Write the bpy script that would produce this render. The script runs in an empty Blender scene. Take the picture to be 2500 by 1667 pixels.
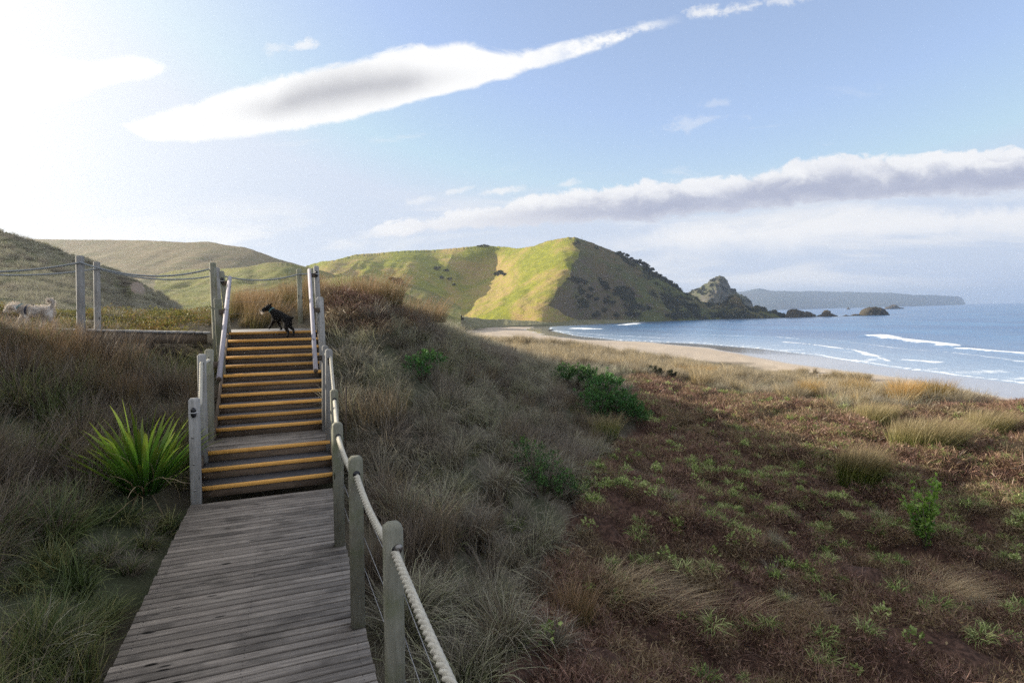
import bpy, math, random
import numpy as np
from mathutils import Matrix, Vector
random.seed(7); RNG = np.random.default_rng(7)
S = bpy.context.scene
COL = S.collection

# ---------------------------------------------------------------- camera model (world: x right, y ahead, z up; eye 9 m above the sea)
F = 1380.0; CX, CY = 1250.0, 833.5; EYE = 9.0; HD = 2.45
def cam_rows(hy, slope):
    P = np.arctan((CY-hy)/F); R = -np.arctan(slope)
    r = np.array([1, 0, 0.]); f = np.array([0, np.cos(P), -np.sin(P)]); u = np.array([0, np.sin(P), np.cos(P)])
    return np.stack([r*np.cos(R)-u*np.sin(R), f, r*np.sin(R)+u*np.cos(R)])
CW = cam_rows(770, -.026)          # the true camera against the sea horizon
CB = cam_rows(738, -.008)          # the frame of the timber stairs, a slightly sloping ramp
RB = CW.T @ CB
def rayw(px, py):
    d = CW.T @ np.array([(px-CX)/F, 1, -(py-CY)/F]); return d/d[1]
def gp(px, py, D):                 # world point seen at a photo position, D metres ahead
    return rayw(px, py)*D + np.array([0, 0, EYE])
def gps(px, py, D):
    px = np.asarray(px, float); py = np.asarray(py, float)
    q = np.stack([(px-CX)/F, np.ones_like(px), -(py-CY)/F], -1) @ CW
    return q/q[..., 1:2]*np.asarray(D)[..., None] + np.array([0, 0, EYE])
def proj(P):
    q = (np.asarray(P, float)-np.array([0, 0, EYE])) @ CW.T
    w = np.where(np.abs(q[..., 1]) < 1e-3, 1e-3, q[..., 1])
    return CX+F*q[..., 0]/w, CY-F*q[..., 2]/w, q[..., 1]
_d = CB.T @ np.array([(704-CX)/F, 1, -(742-CY)/F]); A0 = np.arctan2(_d[0], _d[1])
UB = np.array([np.sin(A0), np.cos(A0), 0]); VB = np.array([np.cos(A0), -np.sin(A0), 0]); ZB = np.array([0, 0, 1.])
VW, UW, ZW = RB@VB, RB@UB, RB@ZB
def W(v, u, z):                    # stairs frame -> world
    return RB @ (v*VB+u*UB+(z-HD)*ZB) + np.array([0, 0, EYE])
def toB(P):
    q = (np.asarray(P, float)-np.array([0, 0, EYE])) @ RB
    return q@VB, q@UB, q[..., 2]+HD
def atu(px, py, u):                # photo position on the plane u of the stairs frame -> (v, z)
    d = CB.T @ np.array([(px-CX)/F, 1, -(py-CY)/F]); t = u/(d@UB); p = d*t
    return p@VB, p[2]+HD

# ---------------------------------------------------------------- noise
_perm = RNG.permutation(512)
_g = RNG.random((512, 512))
def vnoise(x, y):
    x = np.asarray(x, float); y = np.asarray(y, float)
    xi = np.floor(x).astype(int); yi = np.floor(y).astype(int); fx = x-xi; fy = y-yi
    fx = fx*fx*(3-2*fx); fy = fy*fy*(3-2*fy)
    a = _g[xi % 512, yi % 512]; b = _g[(xi+1) % 512, yi % 512]; c = _g[xi % 512, (yi+1) % 512]; d = _g[(xi+1) % 512, (yi+1) % 512]
    return ((a*(1-fx)+b*fx)*(1-fy)+(c*(1-fx)+d*fx)*fy)*2-1
def fbm(x, y, o=4, g=.5):
    s = 0; a = 1; t = 0
    for k in range(o):
        s = s+a*vnoise(x*2**k+17.3*k, y*2**k+5.1*k); t += a; a *= g
    return s/t
def sstep(a, b, x):
    t = np.clip((x-a)/(b-a), 0, 1); return t*t*(3-2*t)
class TPS:
    def __init__(s, X, z, lam=0.0, sc=1.0):
        s.sc = sc; s.X = np.asarray(X, float)/sc; n = len(s.X)
        K = s.k(s.X, s.X)+lam*np.eye(n); P = np.c_[np.ones(n), s.X]
        A = np.block([[K, P], [P.T, np.zeros((3, 3))]])
        w = np.linalg.solve(A, np.r_[z, 0, 0, 0]); s.w = w[:n]; s.a = w[n:]
    def k(s, a, b):
        r2 = ((a[:, None]-b[None])**2).sum(-1); return r2*np.log(r2+1e-9)
    def __call__(s, x, y):
        x = np.asarray(x, float); sh = x.shape; Q = np.stack([x.ravel(), np.asarray(y, float).ravel()], 1)/s.sc
        o = np.empty(len(Q))
        for i in range(0, len(Q), 20000):
            q = Q[i:i+20000]; o[i:i+20000] = s.k(q, s.X)@s.w+s.a[0]+q@s.a[1:]
        return o.reshape(sh)

# ---------------------------------------------------------------- scene helpers
def tag(o, label=None, cat=None, group=None, kind=None):
    if label: o['label'] = label
    if cat: o['category'] = cat
    if group: o['group'] = group
    if kind: o['kind'] = kind
    return o
def mesh_obj(name, V, Fc, mat=None, parent=None, org=None, smooth=False, attrs=None, link=True):
    V = np.asarray(V, float).reshape(-1, 3)
    if parent is not None and org is None:
        org = np.zeros(3); q = parent
        while q is not None: org = org+np.array(q.location); q = q.parent
    if org is None: org = np.zeros(3)
    me = bpy.data.meshes.new(name); n = len(V)
    me.vertices.add(n); me.vertices.foreach_set('co', (V-org).astype(np.float32).ravel())
    if isinstance(Fc, np.ndarray):
        k = Fc.shape[1]; lens = np.full(len(Fc), k); flat = Fc.ravel()
    else:
        lens = np.array([len(f) for f in Fc], int); flat = np.array([i for f in Fc for i in f], int)
    if len(lens):
        me.loops.add(len(flat)); me.loops.foreach_set('vertex_index', flat.astype(np.int32))
        me.polygons.add(len(lens)); st = np.r_[0, np.cumsum(lens)[:-1]]
        me.polygons.foreach_set('loop_start', st.astype(np.int32))
        if smooth: me.polygons.foreach_set('use_smooth', np.ones(len(lens), bool))
    me.update(calc_edges=True)
    for an, (ty, val) in (attrs or {}).items():
        at = me.attributes.new(an, ty, 'POINT'); val = np.asarray(val, np.float32)
        if ty == 'FLOAT': at.data.foreach_set('value', val.ravel())
        elif ty == 'FLOAT_VECTOR': at.data.foreach_set('vector', val.ravel())
        elif ty == 'INT': at.data.foreach_set('value', val.astype(np.int32).ravel())
    if mat: me.materials.append(mat)
    o = bpy.data.objects.new(name, me)
    if link: COL.objects.link(o)
    if parent is not None: o.parent = parent
    else: o.location = org
    return o
def empty(name, loc):
    o = bpy.data.objects.new(name, None); o.empty_display_size = .2; COL.objects.link(o); o.location = tuple(loc); return o
def axes(a=None):
    return (VW, UW, ZW) if a is None else a
class MB:
    def __init__(s): s.V = []; s.F = []; s.G = []; s.n = 0
    def add(s, V, Fc, G=None):
        V = np.asarray(V, float); s.V.append(V); s.F += [tuple(i+s.n for i in f) for f in Fc]
        s.G.append(np.zeros((len(V), 3)) if G is None else np.asarray(G, float)); s.n += len(V)
    def prism(s, c, ax, size, cham=0, top=0, seed=None):
        """box centred at c with axes ax (length first in size); cham bevels the long edges"""
        a, b, d = ax; L, w, h = size; w /= 2; h /= 2; r = cham
        prof = [(-w+r, -h), (w-r, -h), (w, -h+r), (w, h-r), (w-r, h), (-w+r, h), (-w, h-r), (-w, -h+r)] if r else [(-w, -h), (w, -h), (w, h), (-w, h)]
        off = np.array([random.random()*50, random.random()*50, random.random()*50]) if seed is None else np.array([seed*7.3, seed*3.1, seed*5.7])
        V = []; G = []; n = len(prof)
        rings = [(-L/2, 1), (L/2, 1)]
        if top: rings = [(-L/2, 1), (L/2-top, 1), (L/2, 1-top/max(w, h)*.9)]
        for x, k in rings:
            for p, q in prof: V.append(c+a*x+b*p*k+d*q*k); G.append(np.array([x, p, q])+off)
        Fc = [tuple(range(n))[::-1], tuple(range((len(rings)-1)*n, len(rings)*n))]
        for j in range(len(rings)-1):
            for i in range(n): Fc.append((j*n+i, j*n+(i+1) % n, (j+1)*n+(i+1) % n, (j+1)*n+i))
        s.add(V, Fc, G)
    def tube(s, P, R, n=10, cap=True, lob=0, pitch=.12, seed=0):
        P = np.asarray(P, float); m = len(P); R = np.full(m, R) if np.isscalar(R) else np.asarray(R)
        T = np.gradient(P, axis=0); T /= np.linalg.norm(T, axis=1)[:, None]
        up = np.array([0, 0, 1.]) if abs(T[0, 2]) < .9 else np.array([1., 0, 0])
        L = np.r_[0, np.cumsum(np.linalg.norm(np.diff(P, axis=0), axis=1))]
        V = []; G = []
        th = np.arange(n)*2*np.pi/n
        for i in range(m):
            a = np.cross(T[i], up); a /= np.linalg.norm(a); b = np.cross(a, T[i])
            if lob:
                ph = 2*np.pi*L[i]/pitch; q = (th-ph+np.pi/lob) % (2*np.pi/lob)-np.pi/lob
                rr = R[i]*(.536*np.cos(q)+np.sqrt(np.maximum(.464**2-(.536*np.sin(q))**2, 0)))
            else: rr = np.full(n, R[i])
            V += list(P[i]+np.outer(np.cos(th)*rr, a)+np.outer(np.sin(th)*rr, b)); G += [(L[i]+seed, np.cos(t)*R[i], np.sin(t)*R[i]) for t in th]
        Fc = [(i*n+j, i*n+(j+1) % n, (i+1)*n+(j+1) % n, (i+1)*n+j) for i in range(m-1) for j in range(n)]
        if cap: Fc += [tuple(range(n))[::-1], tuple(range((m-1)*n, m*n))]
        s.add(V, Fc, G)
    mk = None
    def mark(s): s.mk = len(s.F)
    def build(s, name, mat, parent=None, org=None, smooth=False, mat2=None):
        o = mesh_obj(name, np.concatenate(s.V), s.F, mat, parent, org, smooth, {'gc': ('FLOAT_VECTOR', np.concatenate(s.G))})
        if mat2 and s.mk is not None:
            o.data.materials.append(mat2); o.data.polygons.foreach_set('material_index', (np.arange(len(s.F)) >= s.mk).astype(np.int32))
        return o
def smooth_by_angle(o, a=40):
    try: o.data.set_sharp_from_angle(angle=math.radians(a))
    except Exception: pass

# ---------------------------------------------------------------- materials
class NT:
    def __init__(s, tree): s.t = tree; s.n = tree.nodes; s.l = tree.links
    def node(s, ty, **kw):
        n = s.n.new(ty)
        for k, v in kw.items(): setattr(n, k, v)
        return n
    def link(s, a, b): s.l.new(a, b)
    def put(s, sock, v):
        if isinstance(v, bpy.types.NodeSocket): s.l.new(v, sock)
        elif v is not None:
            if sock.type == 'RGBA' and len(v) == 3: v = (*v, 1)
            sock.default_value = v
    def m(s, op, a, b=None, c=None, clamp=False):
        n = s.node('ShaderNodeMath', operation=op); n.use_clamp = clamp
        s.put(n.inputs[0], a); s.put(n.inputs[1], b)
        if c is not None: s.put(n.inputs[2], c)
        return n.outputs[0]
    def noise(s, vec, scale=5, detail=3, rough=.55, dist=0, dims='3D'):
        n = s.node('ShaderNodeTexNoise', noise_dimensions=dims); s.put(n.inputs['Vector'], vec)
        n.inputs['Scale'].default_value = scale; n.inputs['Detail'].default_value = detail
        n.inputs['Roughness'].default_value = rough; n.inputs['Distortion'].default_value = dist
        return n.outputs[0]
    def vor(s, vec, scale=5, out=0, feature='F1'):
        n = s.node('ShaderNodeTexVoronoi', feature=feature); s.put(n.inputs['Vector'], vec); n.inputs['Scale'].default_value = scale
        return n.outputs[out]
    def mapv(s, vec, scale=(1, 1, 1), loc=(0, 0, 0), rot=(0, 0, 0)):
        n = s.node('ShaderNodeMapping'); s.put(n.inputs[0], vec); n.inputs['Scale'].default_value = scale
        n.inputs['Location'].default_value = loc; n.inputs['Rotation'].default_value = rot; return n.outputs[0]
    def mix(s, f, a, b, ty='MIX'):
        n = s.node('ShaderNodeMix', data_type='RGBA', blend_type=ty); s.put(n.inputs[0], f); s.put(n.inputs[6], a); s.put(n.inputs[7], b); return n.outputs[2]
    def ramp(s, f, stops, interp='LINEAR'):
        n = s.node('ShaderNodeValToRGB'); s.put(n.inputs[0], f); cr = n.color_ramp; cr.interpolation = interp
        while len(cr.elements) < len(stops): cr.elements.new(.5)
        for e, (p, c) in zip(cr.elements, stops):
            e.position = p; e.color = (*c, 1) if len(c) == 3 else c
        return n.outputs[0]
    def step(s, x, a, b):
        n = s.node('ShaderNodeMapRange', interpolation_type='SMOOTHSTEP'); s.put(n.inputs[0], x)
        s.put(n.inputs[1], a); s.put(n.inputs[2], b); return n.outputs[0]
    def attr(s, name, out='Fac'):
        n = s.node('ShaderNodeAttribute', attribute_name=name); return n.outputs[out]
    def bump(s, h, strength=.3, dist=.02):
        n = s.node('ShaderNodeBump'); n.inputs['Strength'].default_value = strength; n.inputs['Distance'].default_value = dist
        s.put(n.inputs['Height'], h); return n.outputs[0]
def mat(name):
    m = bpy.data.materials.new(name); m.use_nodes = True; t = NT(m.node_tree)
    b = m.node_tree.nodes['Principled BSDF']; return m, t, b
def gray(v): return (v, v, v)

def wood(name, c1, c2, dark, rough=.8, gs=(1.0, 14, 14), green=None, knots=True, stain=.5):
    m, t, b = mat(name); g = t.attr('gc', 'Vector')
    base = t.noise(t.mapv(g, gs), 3, 6, .65, .6)
    fine = t.noise(t.mapv(g, (gs[0]*2, gs[1]*5, gs[2]*5)), 6, 4, .7)
    col = t.mix(t.step(base, .3, .7), c1, c2)
    col = t.mix(t.m('MULTIPLY', t.step(fine, .45, .75), .6), col, dark)
    big = t.noise(t.mapv(g, (1.6, 1.6, 1.6)), 1.2, 3, .6)
    col = t.mix(t.m('MULTIPLY', t.step(big, .48, .66), stain), col, dark)
    if knots:
        k = t.vor(t.mapv(g, (2.2, 9, 9)), 1.1)
        col = t.mix(t.m('SUBTRACT', 1, t.step(k, .06, .14)), col, tuple(x*.45 for x in dark))
    if green:
        gn = t.noise(t.node('ShaderNodeTexCoord').outputs['Object'], 4, 4, .6)
        col = t.mix(t.m('MULTIPLY', t.step(gn, .45, .7), .7), col, green)
    pb = t.noise(t.mapv(g, (0, .11, .11)), 1.7, 0, .5)
    vm = t.node('ShaderNodeVectorMath', operation='SCALE'); t.put(vm.inputs[0], col); t.put(vm.inputs['Scale'], t.m('ADD', .72, t.m('MULTIPLY', t.step(pb, .25, .75), .52))); col = vm.outputs[0]
    t.put(b.inputs['Base Color'], col); b.inputs['Roughness'].default_value = rough
    b.inputs['Specular IOR Level'].default_value = .3
    h = t.m('ADD', t.m('MULTIPLY', base, .6), t.m('MULTIPLY', fine, .5))
    t.put(b.inputs['Normal'], t.bump(h, .5, .006)); return m
def plain(name, c, rough=.5, metal=0, c2=None, sc=30):
    m, t, b = mat(name); tc = t.node('ShaderNodeTexCoord').outputs['Object']; n = t.noise(tc, sc, 3)
    t.put(b.inputs['Base Color'], t.mix(t.step(n, .3, .7), c, c2 or tuple(x*.75 for x in c)))
    b.inputs['Roughness'].default_value = rough; b.inputs['Metallic'].default_value = metal; return m
def blade(name, base, mid, tip, var=None, trans=.35, rough=.7, patch=None, psc=.35, satur=0):
    """grass blades: colour runs base->tip along attribute t, varies per blade (r), per clump and in patches over the ground"""
    m, t, b = mat(name); tt = t.attr('t'); r = t.attr('r')
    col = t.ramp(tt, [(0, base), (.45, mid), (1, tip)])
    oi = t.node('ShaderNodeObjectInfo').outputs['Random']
    if var: col = t.mix(t.m('MULTIPLY', t.step(t.m('ADD', t.m('MULTIPLY', r, .6), t.m('MULTIPLY', oi, .6)), .45, .95), .85), col, var)
    if patch:
        pos = t.node('ShaderNodeNewGeometry').outputs['Position']
        pn = t.noise(pos, psc, 2, .5)
        col = t.mix(t.m('MULTIPLY', t.step(pn, .52, .66), .8), col, patch)
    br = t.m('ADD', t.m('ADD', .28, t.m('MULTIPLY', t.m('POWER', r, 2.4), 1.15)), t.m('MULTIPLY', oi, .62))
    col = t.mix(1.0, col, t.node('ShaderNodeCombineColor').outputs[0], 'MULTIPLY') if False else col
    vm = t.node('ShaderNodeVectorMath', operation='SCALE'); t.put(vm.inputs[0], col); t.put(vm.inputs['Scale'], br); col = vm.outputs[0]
    d = t.node('ShaderNodeBsdfDiffuse'); tr = t.node('ShaderNodeBsdfTranslucent'); t.put(d.inputs[0], col); t.put(tr.inputs[0], col)
    gl = t.node('ShaderNodeBsdfGlossy'); gl.inputs['Roughness'].default_value = .45; t.put(gl.inputs[0], (.9, .9, .9))
    mx = t.node('ShaderNodeMixShader'); mx.inputs[0].default_value = trans; t.link(d.outputs[0], mx.inputs[1]); t.link(tr.outputs[0], mx.inputs[2])
    m2 = t.node('ShaderNodeMixShader'); m2.inputs[0].default_value = .03; t.link(mx.outputs[0], m2.inputs[1]); t.link(gl.outputs[0], m2.inputs[2])
    out = [n for n in t.n if n.type == 'OUTPUT_MATERIAL'][0]; t.link(m2.outputs[0], out.inputs[0]); t.n.remove(b); return m
M = {}
M['deck'] = wood('weathered_deck', (.34, .295, .25), (.165, .14, .12), (.042, .036, .03), .75, (.8, 16, 16), stain=.55)
M['deck2'] = wood('upper_deck', (.34, .33, .32), (.22, .21, .20), (.1, .1, .1), .7, (.8, 16, 16))
M['riser'] = wood('dark_riser', (.22, .155, .105), (.13, .095, .07), (.045, .034, .027), .75, (1.0, 9, 9), stain=.4)
M['tread'] = wood('tread_board', (.13, .12, .12), (.08, .08, .09), (.04, .04, .045), .7, (.9, 14, 14))
M['yellow'] = wood('yellow_nosing', (.86, .47, .13), (.76, .39, .09), (.55, .26, .06), .6, (.8, 22, 22), knots=False, stain=.6)
M['post'] = wood('treated_post', (.37, .36, .29), (.26, .255, .20), (.11, .095, .065), .8, (.9, 9, 9), green=(.16, .18, .09), stain=.45)
M['post_grey'] = wood('grey_post', (.40, .39, .375), (.26, .255, .24), (.12, .11, .095), .8, (.9, 9, 9), stain=.3)
M['rail'] = wood('pale_rail', (.52, .49, .53), (.38, .36, .40), (.2, .17, .2), .6, (.8, 10, 10), stain=.2)
M['timber'] = wood('brown_joist', (.16, .12, .085), (.1, .075, .055), (.05, .04, .03), .8, (.8, 9, 9))
M['rope'] = plain('white_rope', (.62, .59, .50), .85, 0, (.45, .42, .35), 60)
M['rope_g'] = plain('grey_rope', (.40, .42, .42), .85, 0, (.22, .24, .25), 60)
M['wire'] = plain('steel_wire', (.35, .35, .36), .5, .6)
M['steel'] = plain('bolt_steel', (.4, .38, .36), .45, .9)
M['black'] = plain('black_plastic', (.012, .012, .015), .3)
M['tie'] = plain('white_tie', (.8, .8, .8), .4)
SKY_STR = .15; SKYK = 1.0; HAZE = .00018; EXPO = 0.8
# ================================================================ terrain
SHORE = np.array([(60, -300), (58, 0), (56, 62), (55, 85), (57, 106), (56, 129), (50, 157), (35, 184), (26, 230), (21, 322), (27, 400), (45, 470), (77, 535), (140, 590), (200, 575), (229, 530), (262, 548), (300, 590),
                  (260, 680), (120, 800), (-100, 1000), (-1500, 1500), (-1500, -900), (60, -900)], float)
def shore_dist(x, y):
    """metres inland of the waterline (negative on the sea)"""
    x = np.asarray(x, float); y = np.asarray(y, float); sh = x.shape; X = x.ravel(); Y = y.ravel()
    best = np.full(len(X), 1e9); ins = np.zeros(len(X), bool); n = len(SHORE)
    for i in range(n):
        a = SHORE[i]; b = SHORE[(i+1) % n]; d = b-a; t = np.clip(((X-a[0])*d[0]+(Y-a[1])*d[1])/(d@d), 0, 1)
        best = np.minimum(best, np.hypot(X-a[0]-t*d[0], Y-a[1]-t*d[1]))
        c = ((a[1] > Y) != (b[1] > Y)); xx = a[0]+(Y-a[1])*(b[0]-a[0])/(b[1]-a[1]+1e-12); ins ^= c & (X < xx)
    return np.where(ins, best, -best).reshape(sh)
ctl = []
def C(px, py, D): ctl.append(gp(px, py, D))
for a in [(2255,1350,10.9),(1400,1667,5.6),(1100,1667,4.8),(1800,1667,6.6),(2500,1667,7),(1700,1300,10),(1300,1250,9),(1400,1450,7.5),(1000,1300,6.8),(1120,1420,6.3),
          (905,1100,9),(860,900,11),(880,762,12.6),(835,728,13.6),(905,738,15),(1000,785,18),(1080,815,21),(1200,855,26),(1300,890,30),(1100,950,13),(1000,880,12.5),(1250,1000,15),
          (1350,950,20),(1450,1050,16.5),(1420,905,30),(1600,930,30),(1500,1150,14),(1700,1100,17),(2000,1100,16.5),(2300,1100,16.5),(2140,1060,18),(2200,990,23),(2500,1010,21),
          (1900,985,26),(1700,965,29),
          (2000,1400,9.8),(1600,1500,8.0),(2500,1350,10.5)]: C(*a)
for a in [(1500,868,46),(1700,892,40),(2000,920,34),(2200,940,31),(2500,980,28),(1400,845,54),(1300,825,62),(1230,815,72)]: ctl.append(gp(*a)-np.array([0, 0, .95]))
# beach side of the foredune
for x, y, z in [(34,30,-7.4),(30,45,-7.4),(26,60,-7.4),(20,75,-7.3),(12,95,-7.2),(40,10,-7.4),(40,-15,-7.4),(0,110,-6.8),(-25,110,-6)]: ctl.append(np.array([x,y,z+EYE]))
# left bank
for a in [(330,1185,7),(100,1300,5.6),(100,1020,7.6),(100,880,9),(300,900,9.4),(0,1667,4.1),(235,1600,4.4),(380,1300,6.4),(0,1200,6.1),(450,1000,8.8)]: C(*a)
for v, u, z in [(-.3,6,-.6),(-.3,2.5,-.75),(-.3,9,-.45),(-.3,11,.9),(-.3,12.8,1.35),(-1.6,7.6,-.35),(-1.6,5,-.6),(1.0,5,-.75),(1.0,3,-.85),(1.1,7.5,-.35),(.9,9.3,.25),(.9,11,1.05),(1.1,12.6,1.75),
                (-3,13.0,1.45),(-5,12.8,1.5),(-1.9,11,.9),(-1.8,9.4,.1),(-.3,-1,-.9),(3,-3,-1.4),(-3,-2,-.7),(-2.2,13.9,1.75)]: ctl.append(W(v, u, z))
for a in [(-4,17,.35),(-7,16,.25),(-11,15,.2),(-14,14,.5),(-9,19,.1),(-14,22,-.1),(-5,24,-.4),(-10,30,-1.2),(-20,32,-1),(-30,50,-2.5),(0,34,-2.6),(-8,50,-4.5),
          (-8.8,6.5,.0),(-10.6,5,2.0),(-12.4,8,2.9),(-11.8,9.4,1.7),(-12,2,2.8),(-14,-3,2.8),(-17,10,2.6),(-20,15,1.5),(-5,2,-1.5),(-7,0,-.6),(8,0,-4.2),(12,-8,-4.4),(22,10,-4.4),(24,-5,-4.4)]: ctl.append(np.array([a[0],a[1],a[2]+EYE]))  # includes an unseen mound off to the left, raised to shade deck and stairs
ctl = np.array(ctl); TG = TPS(ctl[:, :2], ctl[:, 2], lam=.003, sc=20.)
def hollow_w(px, py, D):
    left = np.interp(py, [860, 900, 1050, 1150, 1250, 1400, 1500, 1667], [1500, 1520, 1540, 1440, 1400, 1340, 1300, 1180]); top = np.interp(px, [1300, 1480, 1700, 1900, 2100, 2300, 2500], [900, 905, 950, 985, 1005, 1000, 990])
    return np.where((D > 1) & (D < 45), sstep(-20, 60, px-left)*sstep(-8, 20, py-top), 0)
def ground_z(x, y):
    x = np.asarray(x, float); y = np.asarray(y, float); r = np.hypot(x, y)
    s = shore_dist(x, y)
    base = np.where(s > 0, np.minimum(s*.05, 1.3+s*.012), s*.06)
    base = np.minimum(base, 3.2)+np.where(s > 45, fbm(x/18, y/18, 3)*.9*sstep(45, 70, s), 0)
    near = TG(np.clip(x, -70, 60), np.clip(y, -40, 120))
    near = np.clip(near, -1, 13)
    w = 1-sstep(65, 105, r); w = w*sstep(14, 24, s)
    z = near*w+base*(1-w)
    qx, qy, qd = proj(np.stack([x, y, z], -1)); hb = hollow_w(qx, qy, qd)
    mound = (1-np.abs(fbm(x*.75+fbm(x*.5, y*.5, 2)*.8, y*.75, 3))*2.6)*.27+fbm(x*2.1, y*2.1, 2)*.13
    return z+mound*hb+(fbm(x*.9, y*.9, 3)*.10+fbm(x*.25, y*.25, 2)*.15)*sstep(8, 25, s)*sstep(1.2, 3, np.abs(toB(np.stack([x, y, z], -1))[0]+.3)+np.maximum(0, toB(np.stack([x, y, z], -1))[1]-13))
az = np.radians(np.r_[np.arange(-180, -64, 6), np.arange(-60, 52, .36), np.arange(54, 180, 6)])
rr = np.r_[np.geomspace(.5, 1400, 300)]
AZ, RR = np.meshgrid(az, rr, indexing='ij'); gx = np.sin(AZ)*RR; gy = np.cos(AZ)*RR; gz = ground_z(gx, gy)
V = np.stack([gx, gy, gz], -1).reshape(-1, 3); na, nr = AZ.shape
I = np.arange(na*nr).reshape(na, nr); I2 = np.r_[I, I[:1]]
Fq = np.stack([I2[:-1, :-1], I2[1:, :-1], I2[1:, 1:], I2[:-1, 1:]], -1).reshape(-1, 4)
V = np.r_[V, [[0, 0, ground_z(0, 0)]]]; c = len(V)-1
Fc = list(map(tuple, Fq))+[(c, I2[i+1, 0], I2[i, 0]) for i in range(na)]
Fc = [f[::-1] for f in Fc]
sd = shore_dist(V[:, 0], V[:, 1])
gpx, gpy, gdd = proj(V)
def interp_line(pts, x):
    p = np.array(pts, float); return np.interp(x, p[:, 0], p[:, 1])
# where the brown hollow meets the foredune grass, and the dune slope (photo positions of ground points)
HOL_TOP = [(1300, 900), (1480, 905), (1600, 925), (1700, 950), (1900, 985), (2100, 1005), (2300, 1000), (2500, 990), (2700, 985)]
HOL_LEFT = [(880, 1500), (930, 1560), (1050, 1420), (1090, 1400), (1180, 1330), (1230, 1330), (1300, 1350), (1420, 1400), (1560, 1420), (1700, 1000)]
def hollow(px, py, D, noise=0):
    left = interp_line([(860, 1560), (900, 1500), (1050, 1460), (1100, 1330), (1250, 1290), (1300, 1330), (1420, 1370), (1560, 1400), (1667, 1140)], py+noise*40)
    left = np.interp(py+noise*40, [860, 900, 1050, 1150, 1250, 1400, 1500, 1667], [1500, 1520, 1540, 1440, 1400, 1340, 1300, 1180])
    top = interp_line(HOL_TOP, px)
    return (D > 0) & (px > left+noise*60) & (py > top+noise*10) & (D < 60)
nz = fbm(V[:, 0]*.6, V[:, 1]*.6, 3)
hol = hollow(gpx, gpy, gdd, nz).astype(float)
sand = (1-sstep(17, 22, sd+nz*3))
far = np.hypot(V[:, 0], V[:, 1]) > 95
sand = np.where(far, 1-sstep(38, 52, sd+fbm(V[:, 0]*.05, V[:, 1]*.05, 3)*16), sand)
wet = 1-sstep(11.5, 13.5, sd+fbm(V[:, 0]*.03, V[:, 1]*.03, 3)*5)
m, t, b = mat('ground_cover'); pos = t.node('ShaderNodeNewGeometry').outputs['Position']
n1 = t.noise(pos, 1.2, 5, .6); n2 = t.noise(pos, 14, 4, .7); n3 = t.noise(pos, .35, 3)
grass = t.mix(t.step(n1, .35, .65), (.07, .06, .042), (.15, .13, .095))
grass = t.mix(t.m('MULTIPLY', t.step(n3, .5, .62), .6), grass, (.035, .055, .02))
brown = t.mix(t.step(n2, .35, .65), (.045, .026, .02), (.13, .075, .055))
sn = t.noise(t.mapv(pos, (.02, .02, .02)), 1, 5, .6); sandc = t.mix(t.step(sn, .35, .65), (.52, .435, .34), (.44, .36, .28))
wet_sheen_col = t.mix(t.step(sn, .4, .6), (.47, .44, .41), (.40, .37, .345))  # wet sand, base colour lightened to stand in for the sky's sheen
wt = t.attr('wet'); st = t.attr('sand'); hl = t.attr('hollow')
col = t.mix(hl, grass, brown); col = t.mix(st, col, t.mix(wt, sandc, wet_sheen_col))
t.put(b.inputs['Base Color'], col)
t.put(b.inputs['Roughness'], t.m('SUBTRACT', .95, t.m('MULTIPLY', t.m('MULTIPLY', wt, st), .87)))
t.put(b.inputs['Specular IOR Level'], t.m('ADD', .2, t.m('MULTIPLY', wt, .8)))
t.put(b.inputs['Normal'], t.bump(t.m('MULTIPLY', n2, t.m('SUBTRACT', 1, wt)), .8, .03)); M['ground'] = m
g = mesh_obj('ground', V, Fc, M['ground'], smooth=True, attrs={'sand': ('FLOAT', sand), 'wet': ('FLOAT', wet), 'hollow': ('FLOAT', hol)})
tag(g, kind='structure')

# ---------------------------------------------------------------- sea
az = np.radians(np.r_[np.arange(-180, -30, 10), np.arange(-12, 48, .11), np.arange(50, 180, 10)])
rr = np.r_[0.01, 20, np.geomspace(40, 8000, 420)]
AZ, RR = np.meshgrid(az, rr, indexing='ij'); X = np.sin(AZ)*RR; Y = np.cos(AZ)*RR
s = -shore_dist(X, Y)
foam = np.zeros_like(X); hgt = np.zeros_like(X)
PX, PY, _ = proj(np.stack([X, Y, 0*X], -1))
def seg_w(pts, wd, amp=1.0, hh=0.0, seed=0):
    """a broken line of surf along sea-level points given at photo positions"""
    global foam, hgt
    P = []
    for px, py in pts:
        d = rayw(px, py); k = -EYE/d[2]; P.append((d[0]*k, d[1]*k))
    P = np.array(P); best = np.full(X.shape, 1e9)
    for a, b2 in zip(P[:-1], P[1:]):
        d = b2-a; t_ = np.clip(((X-a[0])*d[0]+(Y-a[1])*d[1])/(d@d), 0, 1); best = np.minimum(best, np.hypot(X-a[0]-t_*d[0], Y-a[1]-t_*d[1]))
    ww = wd*(1+.7*fbm(X/6+seed, Y/6, 3)+.8*fbm(X/2.2+seed, Y/5, 3))
    f_ = np.clip(1.25-best/np.maximum(ww, .05), 0, 1)*amp; foam = np.maximum(foam, f_)
    hgt = np.maximum(hgt, hh*np.exp(-(best/(wd*1.3))**2))
seg_w([(2125,823),(2150,822),(2182,828)], 3.2, 1, .7, 1)
seg_w([(2189,830),(2240,836),(2305,844),(2340,850)], 2.6, 1, .6, 2)
seg_w([(2352,856),(2420,863),(2500,870),(2620,882)], 2.6, 1, .6, 3)
seg_w([(1631,817),(1720,818),(1800,820),(1900,823),(1950,828)], 1.8, .62, .1, 4)
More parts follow.
